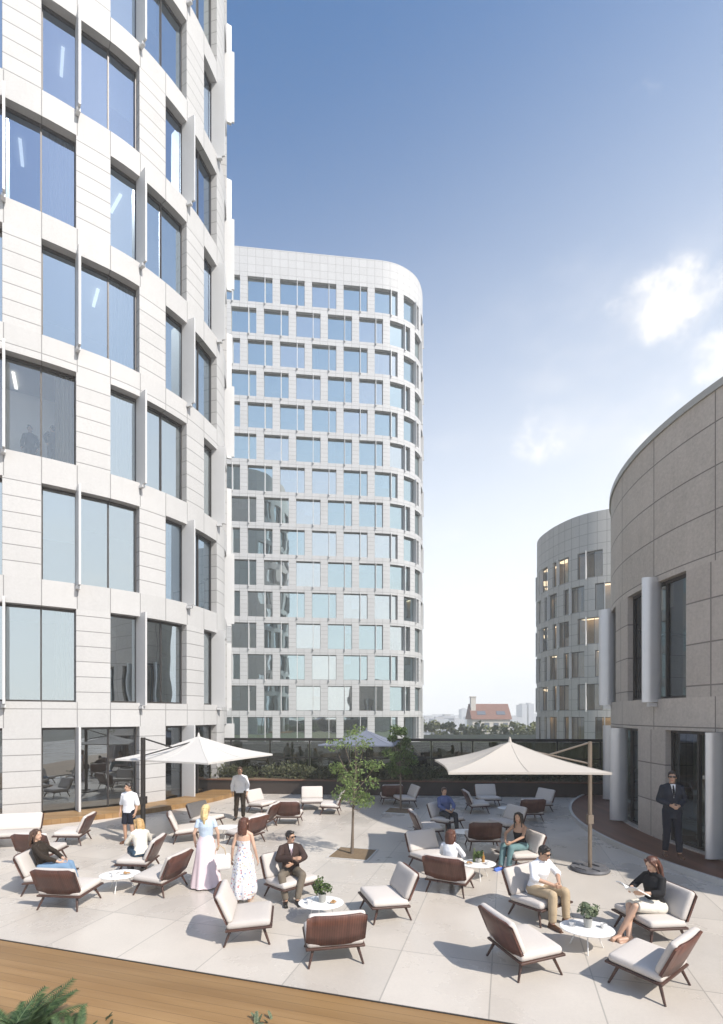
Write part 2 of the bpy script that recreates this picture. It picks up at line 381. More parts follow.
random.seed(77)
def building(name, label, pts, back, rows, h0, storey, winh, top, even_phase, period, ww, m_pier, m_band, m_core, gl, fm, fin_frac, fin_len, fin_rot, seen, frame_m, group='buildings round the terrace', sill0=.05, cap_lip=False, inset=.32, fin_on=True, lamps=False, fin_round=False, strip_lamps=False, clear=None, div=(0, 1/3, 2/3, 1), core_d=4.2, lamp_d=(1.4, 2.5)):
    cv = Curve(pts); root = empty(name, (0, 0, 0), label=label, cat='building', group=group)
    wall = MB()
    def strip(mi, sa, za, zb, flip=False, uvoff=0, off=0.0):
        ps = [cv.off(u, off) for u in sa]
        vs = [(p.x, p.y, za) for p in ps]+[(p.x, p.y, zb) for p in ps]; n = len(sa)
        uv = [(u-even_phase, za) for u in sa]+[(u-even_phase, zb) for u in sa]
        wall.add(vs, [(i, i+1, n+i+1, n+i) for i in range(n-1)], mi, uv)
    def ledge(mi, sa, z, up, depth):
        a = [cv.at(u) for u in sa]; b = [cv.off(u, -depth) for u in sa]; n = len(sa)
        vs = [(p.x, p.y, z) for p in a]+[(p.x, p.y, z) for p in b]; uv = [(u-even_phase, z+.3) for u in sa]*2
        fs = [(i, i+1, n+i+1, n+i) for i in range(n-1)]
        if not up: fs = [f[::-1] for f in fs]
        wall.add(vs, fs, mi, uv)
    heads = [h0+storey*k for k in range(rows)]; sills = [heads[0]-winh+.0 if k else sill0 for k in range(rows)]
    sills = [sill0]+[h-winh for h in heads[1:]]
    full = cv.samples(0, cv.L, .3)
    wins = []
    for k in range(rows):
        ph = even_phase+(0 if k % 2 == 0 else period/2)
        j0 = int(math.floor((0-ph)/period)); lst = []
        for j in range(j0, j0+200):
            a = ph+j*period
            if a < .3: continue
            if a+ww > cv.L-.3: break
            lst.append((a, a+ww))
        e = 0.0
        for a, b in lst+[(cv.L, cv.L)]:
            sa = cv.samples(e, a, .3); strip(0, sa, sills[k], heads[k])
            for q, sg in ((e, -1), (a, 1)):
                if 0 < q < cv.L:
                    p = cv.at(q); r = cv.off(q, -inset-.1)
                    u0 = q-even_phase
                    vs = [(p.x, p.y, sills[k]), (r.x, r.y, sills[k]), (r.x, r.y, heads[k]), (p.x, p.y, heads[k])]
                    wall.add(vs, [(0, 1, 2, 3) if sg > 0 else (3, 2, 1, 0)], 0, [(u0+.2, sills[k]), (u0+.3, sills[k]), (u0+.3, heads[k]), (u0+.2, heads[k])])
            e = b
        wins += [(k, a, b) for a, b in lst]
        z0 = heads[k]; z1 = sills[k+1] if k+1 < rows else top
        strip(1, full, z0, z1); ledge(1, full, z0, False, inset+.1)
        ledge(1, full, z1, True, inset+.1)
    strip(1, full, -.3, sill0); ledge(1, full, sill0, True, inset+.1)
    # plain rear and roof
    P = [cv.at(0)]; ring = [cv.at(cv.L)]+[Vector(q) for q in back]+[cv.at(0)]
    for a, b in zip(ring, ring[1:]):
        L = (b-a).length
        wall.add([(a.x, a.y, -.3), (b.x, b.y, -.3), (b.x, b.y, top), (a.x, a.y, top)], [(0, 1, 2, 3)], 1, [(0, -.3), (L, -.3), (L, top), (0, top)])
    wall.build('wall', [m_pier, m_band], root, smooth=30)
    foot = [cv.off(u, -.02) for u in cv.samples(0, cv.L, 1.0)]+[Vector(q) for q in back]
    rf = MB(); rf.add([(p.x, p.y, top-.35) for p in foot], [tuple(range(len(foot)))]); rf.build('roof', 'roof_grey', root)
    if cap_lip:
        lp = MB(); a = cv.samples(0, cv.L, .3); n = len(a)
        o = [cv.off(u, .05) for u in a]; i_ = [cv.off(u, -.4) for u in a]
        rings = [[(p.x, p.y, top-.12), (p.x, p.y, top+.06), (q.x, q.y, top+.06), (q.x, q.y, top-.12)] for p, q in zip(o, i_)]
        lp.loft([[Vector(x) for x in r] for r in rings]); lp.build('coping', 'frame_light', root, smooth=40)
    # floors and inner wall seen through the glass
    ins = [cv.off(u, -inset-.14) for u in cv.samples(0, cv.L, .6)]+[Vector(q) for q in back]
    for k in range(rows):
        zt = sills[k+1]-.05 if k+1 < rows else top-.5
        sl = MB(); sl.prism([(p.x, p.y) for p in ins], heads[k]+.06, zt); sl.build('floor_slab', 'slab', root)
    co = MB(); a = cv.samples(.5, cv.L-.5, .8); n = len(a); q = [cv.off(u, -core_d) for u in a]
    co.add([(p.x, p.y, 0) for p in q]+[(p.x, p.y, top-.6) for p in q], [(i, i+1, n+i+1, n+i) for i in range(n-1)]); co.build('core_wall', m_core, root, smooth=60)
    # windows
    def px(p, z): return CX+F*p.x/p.y, HY-(z-EYE)*F/p.y
    vis = []; rest = []
    for k, a, b in wins:
        pm = cv.at((a+b)/2); nn = cv.nrm((a+b)/2); x, y = px(pm, heads[k]-1.5)
        facing = nn.dot(-pm.normalized())
        s_ = seen(x, y, facing)
        (vis if s_ else rest).append((facing/pm.length if s_ else 0, k, a, b))
    vis.sort(reverse=True)
    if len(vis) > 100: rest += vis[100:]; vis = vis[:100]
    def win_mesh(k, a, b, fr, pn):
        z0, z1 = sills[k], heads[k]
        for j in range(len(div)-1):
            u0, u1 = a+(b-a)*div[j], a+(b-a)*div[j+1]
            p, q = cv.off(u0, -inset), cv.off(u1, -inset)
            t = (q-p).normalized(); nv = Vector((t.y, -t.x)); p2, q2 = p-nv*.01, q-nv*.01
            pn.add([(p2.x, p2.y, z0), (q2.x, q2.y, z0), (q2.x, q2.y, z1), (p2.x, p2.y, z1)], [(0, 1, 2, 3)])
            ang = math.atan2(t.y, t.x); L = (q-p).length
            for e, w_ in ((p, .07 if j == 0 else .05),)+(((q, .07),) if j == len(div)-2 else ()):
                fr.box((e.x, e.y, (z0+z1)/2), (w_, .09, z1-z0-.01), ang)
            mid = (p+q)/2
            fr.box((mid.x, mid.y, z0+.035), (L-.06, .08, .06), ang); fr.box((mid.x, mid.y, z1-.045), (L-.06, .08, .08), ang)
    def fin_mesh(k, a, b, fb):
        if not fin_on: return
        u = a+(b-a)*fin_frac; p = cv.at(u); nv = cv.nrm(u)
        d = Matrix.Rotation(fin_rot, 2) @ nv; s0 = p-nv*(inset-.06); e = p+d*fin_len
        ang = math.atan2(d.y, d.x); mid = (s0+e)/2; L = (e-s0).length
        if fin_round:
            n_ = 20; za, zb = (sills[k]-.09 if k else sills[k]+.01), (heads[k]+.13 if k else heads[k]-.01); ol = []
            for q in range(n_):
                t_ = 2*math.pi*q/n_; o_ = mid+d*(L/2*math.cos(t_))+Vector((-d.y, d.x))*(.10*math.sin(t_)); ol.append((o_.x, o_.y))
            fb.prism(ol, za, zb)
        else: fb.box((mid.x, mid.y, (sills[k]+heads[k])/2+.02), (L, .07, heads[k]-sills[k]+.22 if k else heads[k]-sills[k]-.02), math.atan2((e-s0).y, (e-s0).x))
        if k:
            fb.box((p.x+d.x*.12, p.y+d.y*.12, sills[k]-.16), (.22, .12, .10), ang)
    for _, k, a, b in vis:
        fr, pn, fb = MB(), MB(), MB(); win_mesh(k, a, b, fr, pn); fin_mesh(k, a, b, fb)
        w = fr.build('window', frame_m, root); g_ = gl(k) if callable(gl) else gl
        g_ = 'clear_glass' if clear and k == clear[0] and a < clear[1] < b else g_
        pn.build('pane', g_, w)
        if fb.v: fb.build('fin', fm, w, smooth=40)
        rr = random.random(); z0, z1 = sills[k]+.04, heads[k]+.05
        if rr < .55:
            cu = MB(); side = random.random() < .5; wd = random.uniform(.45, 1.1)
            us = [(a+.05+wd*q/24) if side else (b-.05-wd*q/24) for q in range(25)]
            ps = [cv.off(u, -inset-.22-.05*math.sin(q*1.9)) for q, u in enumerate(us)]
            cu.add([(p.x, p.y, z0) for p in ps]+[(p.x, p.y, z1) for p in ps], [(q, q+1, 26+q, 25+q) for q in range(24)]); cu.build('curtain', 'curtain', w, smooth=80)
        elif rr < .75 and k:
            cu = MB(); zz = z1-random.uniform(.5, 2.0); j = random.choice((0, 1, 2)); u0, u1 = a+(b-a)*j/3+.04, a+(b-a)*(j+1)/3-.04
            p, q = cv.off(u0, -inset-.2), cv.off(u1, -inset-.2); cu.add([(p.x, p.y, zz), (q.x, q.y, zz), (q.x, q.y, z1), (p.x, p.y, z1)], [(0, 1, 2, 3)]); cu.build('roller_blind', 'blind', w)
    if rest:
        fr, pn, fb = MB(), MB(), MB()
        for _, k, a, b in rest: win_mesh(k, a, b, fr, pn); fin_mesh(k, a, b, fb)
        o = fr.build('windows', frame_m, root); o['kind'] = 'stuff'
        pn.build('panes', gl(3) if callable(gl) else gl, o)
        if fb.v: fb.build('fins', fm, o)
    if strip_lamps:      # recessed ceiling panels
        for k in range(rows):
            pass
        for _, k, a_, b_ in vis:
            if random.random() < .35: continue
            a = cv.samples(a_+.1, b_-.1, .5); lm = MB()
            lm.loft([[Vector((*cv.off(u, -lamp_d[0]), heads[k]-.02)), Vector((*cv.off(u, -lamp_d[1]), heads[k]-.02)), Vector((*cv.off(u, -lamp_d[1]), heads[k]+.03)), Vector((*cv.off(u, -lamp_d[0]), heads[k]+.03))] for u in a]); lm.build('ceiling_lamp', 'warm_lamp', root)
    if clear:
        k, u = clear; us = cv.samples(u-2.6, u+2.0, .4); mb_ = MB()
        mb_.loft([[Vector((*cv.off(q, -2.5), sills[k]-.02)), Vector((*cv.off(q, -2.6), sills[k]-.02)), Vector((*cv.off(q, -2.6), heads[k]+.05)), Vector((*cv.off(q, -2.5), heads[k]+.05))] for q in us]); mb_.build('added_backdrop', 'blind', root)  # pale screen added behind the two figures to brighten their window
    if lamps:
        for k, u in lamps:
            p = cv.off(u, -1.7); t = cv.nrm(u)
            lm = MB(); lm.box((p.x, p.y, heads[k]-.0), (1.0, .10, .05), math.atan2(t.y, t.x)); lm.build('ceiling_lamp', 'ceiling_lamp', root)
    return cv, root

# nearest tower, pale stone
T1 = [(-18.8, 12.5), (-15.3, 14.4), (-11.77, 16.3), (-10.06, 17.35), (-8.48, 18.6), (-7.28, 20.3), (-6.67, 21.9), (-6.45, 23.5), (-7.05, 26), (-8.3, 28.5), (-10.3, 31), (-13, 33)]
cvt = Curve(T1); U0 = cvt.near((-10.78, 16.85)); ph = U0 % 4.2
stone('tower_band', (.47, .468, .466), 1.05, 0, 3.0, 0.7, w=.028, mott=.2, dark=.5)
t1w, t1root = building('stone_tower', 'tall pale stone office tower with curved front and projecting fins behind the white umbrella', T1, [(-24, 34), (-27, 20)], 11, 3.07, 4.13, 3.25, 49.4, ph, 4.2, 3.12,
    'tower_stone', 'tower_band', 'core', lambda k: 'cafe_glass' if k == 0 else random.choice(('tower_glass', 'deep_glass', 'tower_glass', 'pale_glass') if k > 2 else ('pale_glass', 'tower_glass', 'pale_glass')), 'fin_white', .335, .37, R(8), lambda x, y, f: f > -.25 and x > -110 and -700 < y < 900, 'frame_dark',
    clear=(3, cvt.near((-10.9, 16.8))), lamps=[(5, U0-.7), (6, U0+.7), (5, U0+2.9), (3, U0-.9), (4, U0+1.9)])

# tower in the middle
T2 = [(-37, 60.7), (-27, 61.8), (-16.5, 62.9), (-6, 64.05), (0, 64.7), (3.4, 65.15), (5.6, 66.0), (7.4, 67.5), (8.45, 69.8), (8.8, 73), (8.9, 80), (8.9, 90)]
cvt = Curve(T2); ph = cvt.near((-14.25, 63.15)) % 4.05
stone('mid_stone', (.46, .465, .475), 4.05, 0, .53, .02, w=.03); stone('mid_band', (.46, .465, .475), 1.0125, 0, 1.0, .45, w=.045, dark=.6)
building('rounded_tower', 'white office tower with rounded corner standing beyond the railing, fourteen window rows', T2, [(-37, 92)], 15, 3.25, 3.98, 3.2, 62.6, ph-.06, 4.05, 3.12,
    'mid_stone', 'mid_band', 'core_tan', lambda k: random.choice(('far_glass', 'far_glass', 'bright_far_glass')), 'fin_white', .7, .16, R(-5), lambda x, y, f: f > -.15 and x > 205, 'frame_mid', inset=.4, div=(0, .7, 1))

# low drum at the right
a3 = [R(a) for a in range(100, 262, 6)]
T3 = [(18.1+10*math.cos(a), 13.9+10*math.sin(a)) for a in a3]
cvt = Curve(T3); ph3 = (cvt.near((8.22, 15.45))-2.1) % 4.2
stone('drum_panel', (.43, .392, .355), 2.1, -.5, 1.03, .1, w=.03, mott=.6, tint=.14, dark=.4)
cv3, _ = building('concrete_drum', 'low round building of grey concrete panels beside the brown curved deck', T3, [(24, 5), (27, 14), (24, 23)], 2, 3.1, 4.04, 3.2, 11.25, ph3, 4.2, 2.85,
    'concrete_panel', 'drum_panel', 'core_tan', lambda k: 'teal_glass' if k == 0 else 'dark_glass', 'fin_metal', .60, .40, R(0), lambda x, y, f: f > -.3 and x > 560, 'frame_dark', cap_lip=True, sill0=.16, inset=.2, core_d=2.6, fin_round=True)

# far right block
T4 = [(30.6, 84), (26.9, 76), (25.0, 71), (25.05, 67), (25.9, 63.9), (27.2, 61.7), (29.3, 60.1), (33, 58.7), (38, 57.6), (46, 56.6)]
cvt = Curve(T4); ph = (cvt.near((26.75, 62.1))-2.1) % 4.2
building('curved_block', 'grey curved office block with tan lit windows behind the concrete drum', T4, [(46, 84.5)], 6, 3.26, 4.05, 3.2, 28.2, ph, 4.2, 2.95,
    'grey_panel', 'grey_panel', 'core_tan', 'dark_glass', 'fin_white', .36, .2, R(0), lambda x, y, f: f > -.15 and x < 640, 'frame_dark', inset=.3, core_d=1.7, strip_lamps=True, lamp_d=(.65, 1.6))

# decks along the two curved fronts
def curved_deck(name, cv, s0, s1, d0, d1, z, m, kerb=None):
    a = cv.samples(s0, s1, .3); n = len(a)
    o = [cv.off(u, d1) for u in a]; i_ = [cv.off(u, d0) for u in a]
    mb = MB(); mb.loft([[Vector((q.x, q.y, -.05)), Vector((p.x, p.y, -.05)), Vector((p.x, p.y, z)), Vector((q.x, q.y, z))] for p, q in zip(o, i_)])
    r = tag(mb.build(name, m, smooth=40), kind='structure')
    if kerb:
        mb = MB(); k0 = [cv.off(u, d1+.004) for u in a]; k1 = [cv.off(u, d1+.09) for u in a]
        mb.loft([[Vector((q.x, q.y, -.05)), Vector((p.x, p.y, -.05)), Vector((p.x, p.y, z+.02)), Vector((q.x, q.y, z+.02))] for p, q in zip(k1, k0)])
        tag(mb.build('deck_kerb', kerb, smooth=40), kind='structure')
curved_deck('wall_deck', t1w, .5, t1w.L-3, -.1, 1.25, .17, 'deck_tan')
curved_deck('curved_deck', cv3, .3, cv3.L-.3, -.1, 1.3, .12, 'deck_brown', 'kerb_pale')

# planter, hedge and glazed fence at the far side of the terrace
A = Vector((-8.0, 22.4)); B = Vector((12.5, 20.9)); fd = (B-A).normalized(); fa = math.atan2(fd.y, fd.x); FL = (B-A).length
fm_ = (A+B)/2
pl = empty('planter', (fm_.x, fm_.y+.5, 0), fa, label='long dark brown planter box along the far edge of the terrace', cat='planter')
mb = MB(); mb.box((0, 0, .3), (FL, .9, .6)); mb.build('box', 'planter_brown', pl)
mb = MB(); mb.box((0, -.02, .62), (FL, 1.0, .036)); mb.build('rim', 'deck_brown', pl)
mb = MB(); mb.box((0, 0, .645), (FL-.2, .75, .01)); mb.build('soil', 'soil', pl)

def leafquad(mb, p, size, mi=0, long=1.6, up=None):
    n = Vector((random.gauss(0, 1), random.gauss(0, 1), random.gauss(0, 1)+.4)).normalized()
    t = n.orthogonal().normalized(); t = Matrix.Rotation(random.uniform(0, 6.28), 3, n) @ t; w = n.cross(t)
    a = size*long/2; b = size/2*random.uniform(.7, 1.1); bend = n*size*.12
    mb.add([p-t*a, p+w*b+bend, p+t*a, p-w*b+bend], [(0, 1, 2), (0, 2, 3)], mi)
def clump(mb, c, r, n, size, sq=(1, 1, 1), long=1.6):
    for _ in range(n):
        while True:
            q = Vector((random.uniform(-1, 1), random.uniform(-1, 1), random.uniform(-1, 1)))
            if .15 < q.length < 1: break
        leafquad(mb, Vector(c)+Vector((q.x*r*sq[0], q.y*r*sq[1], q.z*r*sq[2])), size*random.uniform(.6, 1.3), 0, long)

hd = MB()
for i in range(230):
    x = random.uniform(-FL/2+.3, FL/2-.3); h = .40+.2*noise.noise(Vector((x*.6, 3, 0)))+random.uniform(-.06, .06)
    clump(hd, (x, random.uniform(-.2, .2), .68+h*.62), h*.8, 60, .08, (1.0, .75, 1.0))
for i in range(50):
    x = random.uniform(-FL/2+.3, FL/2-.3); hd.tube([(x, 0, .6), (x+random.uniform(-.1, .1), 0, 1.15)], .012, 5)
hedge = hd.build('hedge', 'dark_leaf'); hedge.location = (fm_.x, fm_.y+.5, 0); hedge.rotation_euler = (0, 0, fa)
tag(hedge, 'low dark green hedge growing in the long planter', 'hedge')

fe = empty('railing_fence', (fm_.x, fm_.y+1.25, 0), fa, label='tall black metal railing fence with glass infill behind the hedge', cat='fence')
mb = MB(); mb.box((0, 0, 2.36), (FL, .12, .13)); mb.build('top_rail', 'fence_black', fe)
mb = MB(); mb.box((0, 0, 1.52), (FL, .05, .05)); mb.build('middle_rail', 'fence_black', fe)
n = 11
for i in range(n+1):
    x = -FL/2+FL*i/n
    mb = MB(); mb.box((x, 0, 1.15), (.07, .07, 2.3)); mb.build('post', 'fence_black', fe)
glass('rail_glass', (.30, .30, .28), .03)
for i in range(n):
    x = -FL/2+FL*(i+.5)/n
    mb = MB(); mb.box((x, 0, 1.45), (FL/n-.1, .012, 1.65)); mb.build('glass_panel', 'rail_glass', fe)
woodmat('back_screen', (.03, .022, .016), (.05, .036, .026), 3, 'Z', .6)
# ------------------------------------------------------------------ trees and shrubs
def tree(name, label, loc, h, trunk_h, cr, ch, leaf, nl, size, lean=0.03, group=None, seed=1, bark='bark', pit=None, long=2.2, clumps=16):
    random.seed(seed); r = empty(name, loc, label=label, cat='tree', group=group)
    tb = MB(); fb = MB()
    top = Vector((lean*h, 0, h*.72)); k = [Vector((0, 0, -.05)), Vector((lean*h*.15, .02*h, trunk_h*.5)), Vector((lean*h*.3, -.01*h, trunk_h)), top]
    tr = .0085*h+.006; tb.tube(k, [tr*1.5, tr, tr*.85, tr*.3], 9)
    cen = Vector((lean*h*.5, 0, trunk_h+ch/2))
    for i in range(clumps):
        a = 2.4*i+random.uniform(-.4, .4); f = (i+.5)/clumps
        zz = -ch/2+ch*f; rad = cr*math.sqrt(max(.1, 1-(2*f-1)**2*.85))*random.uniform(.45, .95)
        p = cen+Vector((math.cos(a)*rad, math.sin(a)*rad, zz+random.uniform(-.1, .1)*ch))
        st = k[2].lerp(top, max(0, f*.9-.1)); mid = st.lerp(p, .5)+Vector((0, 0, -.05*h*random.random()))
        tb.tube([st, mid, p], [tr*.45, tr*.28, tr*.1], 5)
        cr_ = cr*random.uniform(.26, .48)
        clump(fb, p, cr_, int(nl/clumps*random.uniform(.5, 1.4)), size, (1, 1, random.uniform(.6, .9)), long)
        for q in range(3):
            e = p+Vector((random.uniform(-1, 1), random.uniform(-1, 1), random.uniform(-.5, 1)))*cr_; tb.tube([p, e], [tr*.12, tr*.05], 4)
    tb.build('trunk', bark, r, smooth=60); fb.build('crown', leaf, r)
    return r
p = gp(354, 853)
def pit(px, py, w, label):
    q = gp(px, py); mb = MB(); mb.box((0, 0, .006), (w, w, .012)); mb.box((0, w/2+.02, .012), (w+.08, .04, .024), 0, 1); mb.box((0, -w/2-.02, .012), (w+.08, .04, .024), 0, 1)
    mb.box((w/2+.02, 0, .012), (.04, w, .024), 0, 1); mb.box((-w/2-.02, 0, .012), (.04, w, .024), 0, 1)
    o = mb.build('planting_bed', ['soil', 'kerb_pale']); o.location = q; o.rotation_euler = (0, 0, yaw); tag(o, label, 'planting bed', 'square tree pits in the paving')
pit(353, 854, .98, 'square soil bed at the foot of the slender tree in mid terrace'); pit(400, 811, .95, 'square soil bed near the planter under the darker tree')
tree('olive_tree', 'slender young tree with sparse pale green crown in the middle of the terrace', gp(352, 854), 3.1, 1.15, .68, 1.9, 'olive_leaf', 1900, .04, group='young trees in square pits', seed=5)
tree('olive_tree', 'darker young tree close to the planter and the black railing fence', gp(401, 811), 3.15, 1.25, .62, 1.7, 'green_leaf', 3400, .05, group='young trees in square pits', seed=11, lean=-.02)
# shrubs standing behind the fence
for i, (x, h, lab) in enumerate([(262, 1.5, 'dark leafy shrub behind the fence left of the slender tree'), (300, 1.8, 'broad leafy shrub behind the fence near the dark umbrella'), (428, 2.0, 'leafy shrub behind the fence left of the large umbrella'), (345, 1.6, 'leafy shrub behind the fence directly behind the slender tree'), (468, 1.7, 'low leafy shrub behind the fence under the large umbrella tip'), (236, 1.9, 'leafy shrub behind the fence beside the tower corner')]):
    random.seed(30+i); d = 25.0+i*.3; r = empty('shrub', ((x-CX)*d/F, d, 0), label=lab, cat='shrub', group='shrubs behind the fence')
    mb = MB()
    for j in range(14): clump(mb, (random.uniform(-.8, .8), random.uniform(-.4, .4), random.uniform(.35, h-.25)), .38, 60, .10)
    mb.build('foliage', 'green_leaf' if i % 2 else 'dark_leaf', r)
    mb = MB()
    for j in range(5): mb.tube([(random.uniform(-.3, .3), 0, -.05), (random.uniform(-.6, .6), 0, h*.7)], [.03, .01], 5)
    mb.build('stem', 'bark', r)

# plants at the lower edge of the photo
def fern_bush(loc, n, ln, label, leaf, seed):
    random.seed(seed); mb = MB(); st = MB()
    for i in range(n):
        a = random.uniform(0, 6.28); el = random.uniform(.25, 1.25); L = ln*random.uniform(.6, 1.1); pts = []
        p = Vector((random.uniform(-.15, .15), random.uniform(-.15, .15), 0)); d = Vector((math.cos(a)*math.cos(el), math.sin(a)*math.cos(el), math.sin(el)))
        for k in range(9):
            pts.append(p.copy()); p = p+d*L/9; d = (d+Vector((0, 0, -.13))).normalized()
        st.tube(pts, [.008*(1-k/10) for k in range(9)], 4)
        side = Vector((-math.sin(a), math.cos(a), 0))
        for k in range(2, 9):
            for j in range(4):
                q = pts[k-1].lerp(pts[k], j/4); w = L*.15*math.sin(math.pi*(k+j/4)/10.5); ax = (pts[k]-pts[k-1]).normalized()
                for sg in (-1, 1):
                    e = q+side*sg*w+ax*w*.6+Vector((0, 0, -.15*w)); t = ax*.006*(1+ln)
                    mb.add([q-t, q+t, e], [(0, 1, 2)] if sg > 0 else [(2, 1, 0)])
    r = empty('leafy_plant', loc, label=label, cat='plant', group='plants beside the timber deck')
    mb.build('foliage', leaf, r); st.build('stem', leaf, r)
q = gp(16, 1048); fern_bush((q.x, q.y, .0), 70, .74, 'feathery dark green plant at the corner of the timber deck', 'pine_leaf', 3)
q = gp(62, 1050); fern_bush((q.x, q.y, 0), 30, .46, 'smaller feathery plant beside the corner plant on the timber deck', 'pine_leaf', 4)
q = gp(106, 1032); fern_bush((q.x, q.y, 0), 22, .2, 'tiny brownish tuft on the timber deck between two green plants', 'dark_leaf', 8)
q = gp(258, 1030); fern_bush((q.x, q.y, 0), 26, .22, 'small bluish green plant at the lower edge of the timber deck', 'pale_leaf', 6)

# ------------------------------------------------------------------ far city
h = empty('gabled_house', ((491-CX)*150/F, 150, -12), R(2), label='far pale house with red tiled roof, dormer lights and one chimney', cat='house')
mb = MB(); mb.box((0, 3, 7.1), (11.4, 7, 14.2)); mb.build('wall', 'far_wall', h)
mb = MB(); mb.loft([[Vector((-6.1, -1.0, 14.2)), Vector((-6.1, 3, 18.9)), Vector((-6.1, 7.0, 14.2))], [Vector((6.1, -1.0, 14.2)), Vector((6.1, 3, 18.9)), Vector((6.1, 7.0, 14.2))]]); rf = mb.build('roof', 'roof_tile', h)
mb = MB(); mb.box((-5.0, 2.0, 18.8), (1.5, 1.5, 4.2)); mb.box((-5.0, 2.0, 21.0), (1.8, 1.8, .3)); mb.build('chimney', 'far_wall', rf)
for x in (-2.8, 3.1):
    mb = MB(); sl = math.atan2(4.7, 4.0); mb.box((x, .55, 16.1), (2.6, 1.4, .12), mx=Matrix.Rotation(sl, 3, 'X')); mb.build('skylight', 'far_pane', rf)
for z in (12.1, 8.8):
    for x in (-4.2, -1.4, 1.4, 4.2):
        mb = MB(); mb.box((x, -.55, z), (1.5, .12, 2.2)); w = mb.build('window', 'far_pane', h)
        mb = MB(); mb.box((x, -.58, z-1.2), (1.8, .2, .15)); mb.build('sill', 'far_wall', w)
def far_block(px, d, w, ztop, label, dep=20, cat='building', tower=False):
    r = empty('city_block', ((px-CX)*d/F, d, -12), label=label, cat=cat, group='far city buildings')
    hgt = ztop+12; mb = MB(); mb.box((0, dep/2, hgt/2), (w, dep, hgt)); mb.build('wall', 'skyline', r)
    mb = MB(); mb.box((0, dep/2, hgt+.6), (w*.5, dep*.4, 1.3)); mb.build('roof', 'roof_grey', r)
    if d < 420:
        mb = MB()
        for zz in range(int(hgt/3.5)):
            mb.box((0, -.05, zz*3.5+2.2), (w*.88, .12, 1.5))
        mb.build('windows', 'far_pane', r)['kind'] = 'stuff'
far_block(524.5, 520, 5, 14.5, 'slim far tower, left of the slim pair right of the red roof'); far_block(531.5, 520, 5.5, 15.3, 'slim far tower, right of the slim pair beside the curved block')
far_block(465, 620, 8, 11, 'single pale far tower left of the red roofed house')
spec = [(430, 380, 12, 1.5, 'low far block closest to the white rounded tower'), (441, 300, 9, 1.2, 'dark low far block near the white rounded tower'), (449, 330, 8, 2.8, 'far block with flat roof between rounded tower and house'), (457, 450, 14, -.5, 'wide low far block left of the house chimney'), (474, 520, 14, 2.0, 'far block hidden partly by the house chimney'), (515, 430, 12, 1.5, 'low far block just right of the red roofed house'), (540, 600, 30, 4, 'far block peeping beside the curved grey block'), (444, 700, 60, 3.5, 'widest pale far block on the skyline left of the house'), (500, 800, 120, 2.0, 'long pale far block on the skyline behind the house')]
for px, d, w, zt, lab in spec: far_block(px, d, w, zt, lab)
TL = ['far treetop touching the corner of the white rounded tower', 'far treetop second from the white rounded tower', 'far treetop third from the white rounded tower, above the fence', 'far treetop midway between the white tower and the house chimney', 'far treetop second to the left of the house chimney', 'far treetop just left of the house chimney', 'far treetop in front of the house below its chimney', 'far treetop in front of the house below the left skylight', 'far treetop in front of the middle of the red roofed house', 'far treetop in front of the house below the right skylight', 'far treetop at the right corner of the red roofed house', 'far treetop just right of the red roofed house', 'far treetop below the slim pair of far towers', 'far treetop touching the grey curved office block']
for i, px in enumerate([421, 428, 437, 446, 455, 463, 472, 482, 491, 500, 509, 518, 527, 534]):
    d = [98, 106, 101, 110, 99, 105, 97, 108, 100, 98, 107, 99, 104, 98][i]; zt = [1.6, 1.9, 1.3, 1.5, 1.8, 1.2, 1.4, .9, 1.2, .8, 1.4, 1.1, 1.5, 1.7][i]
    tree('garden_tree', TL[i], ((px-CX)*d/F, d, -12), zt+12, 4.5, 2.6+.3*(i % 3), zt+12-4.6, 'far_leaf', 900, .5, group='far trees above the fence', seed=50+i, long=1.3, clumps=14)
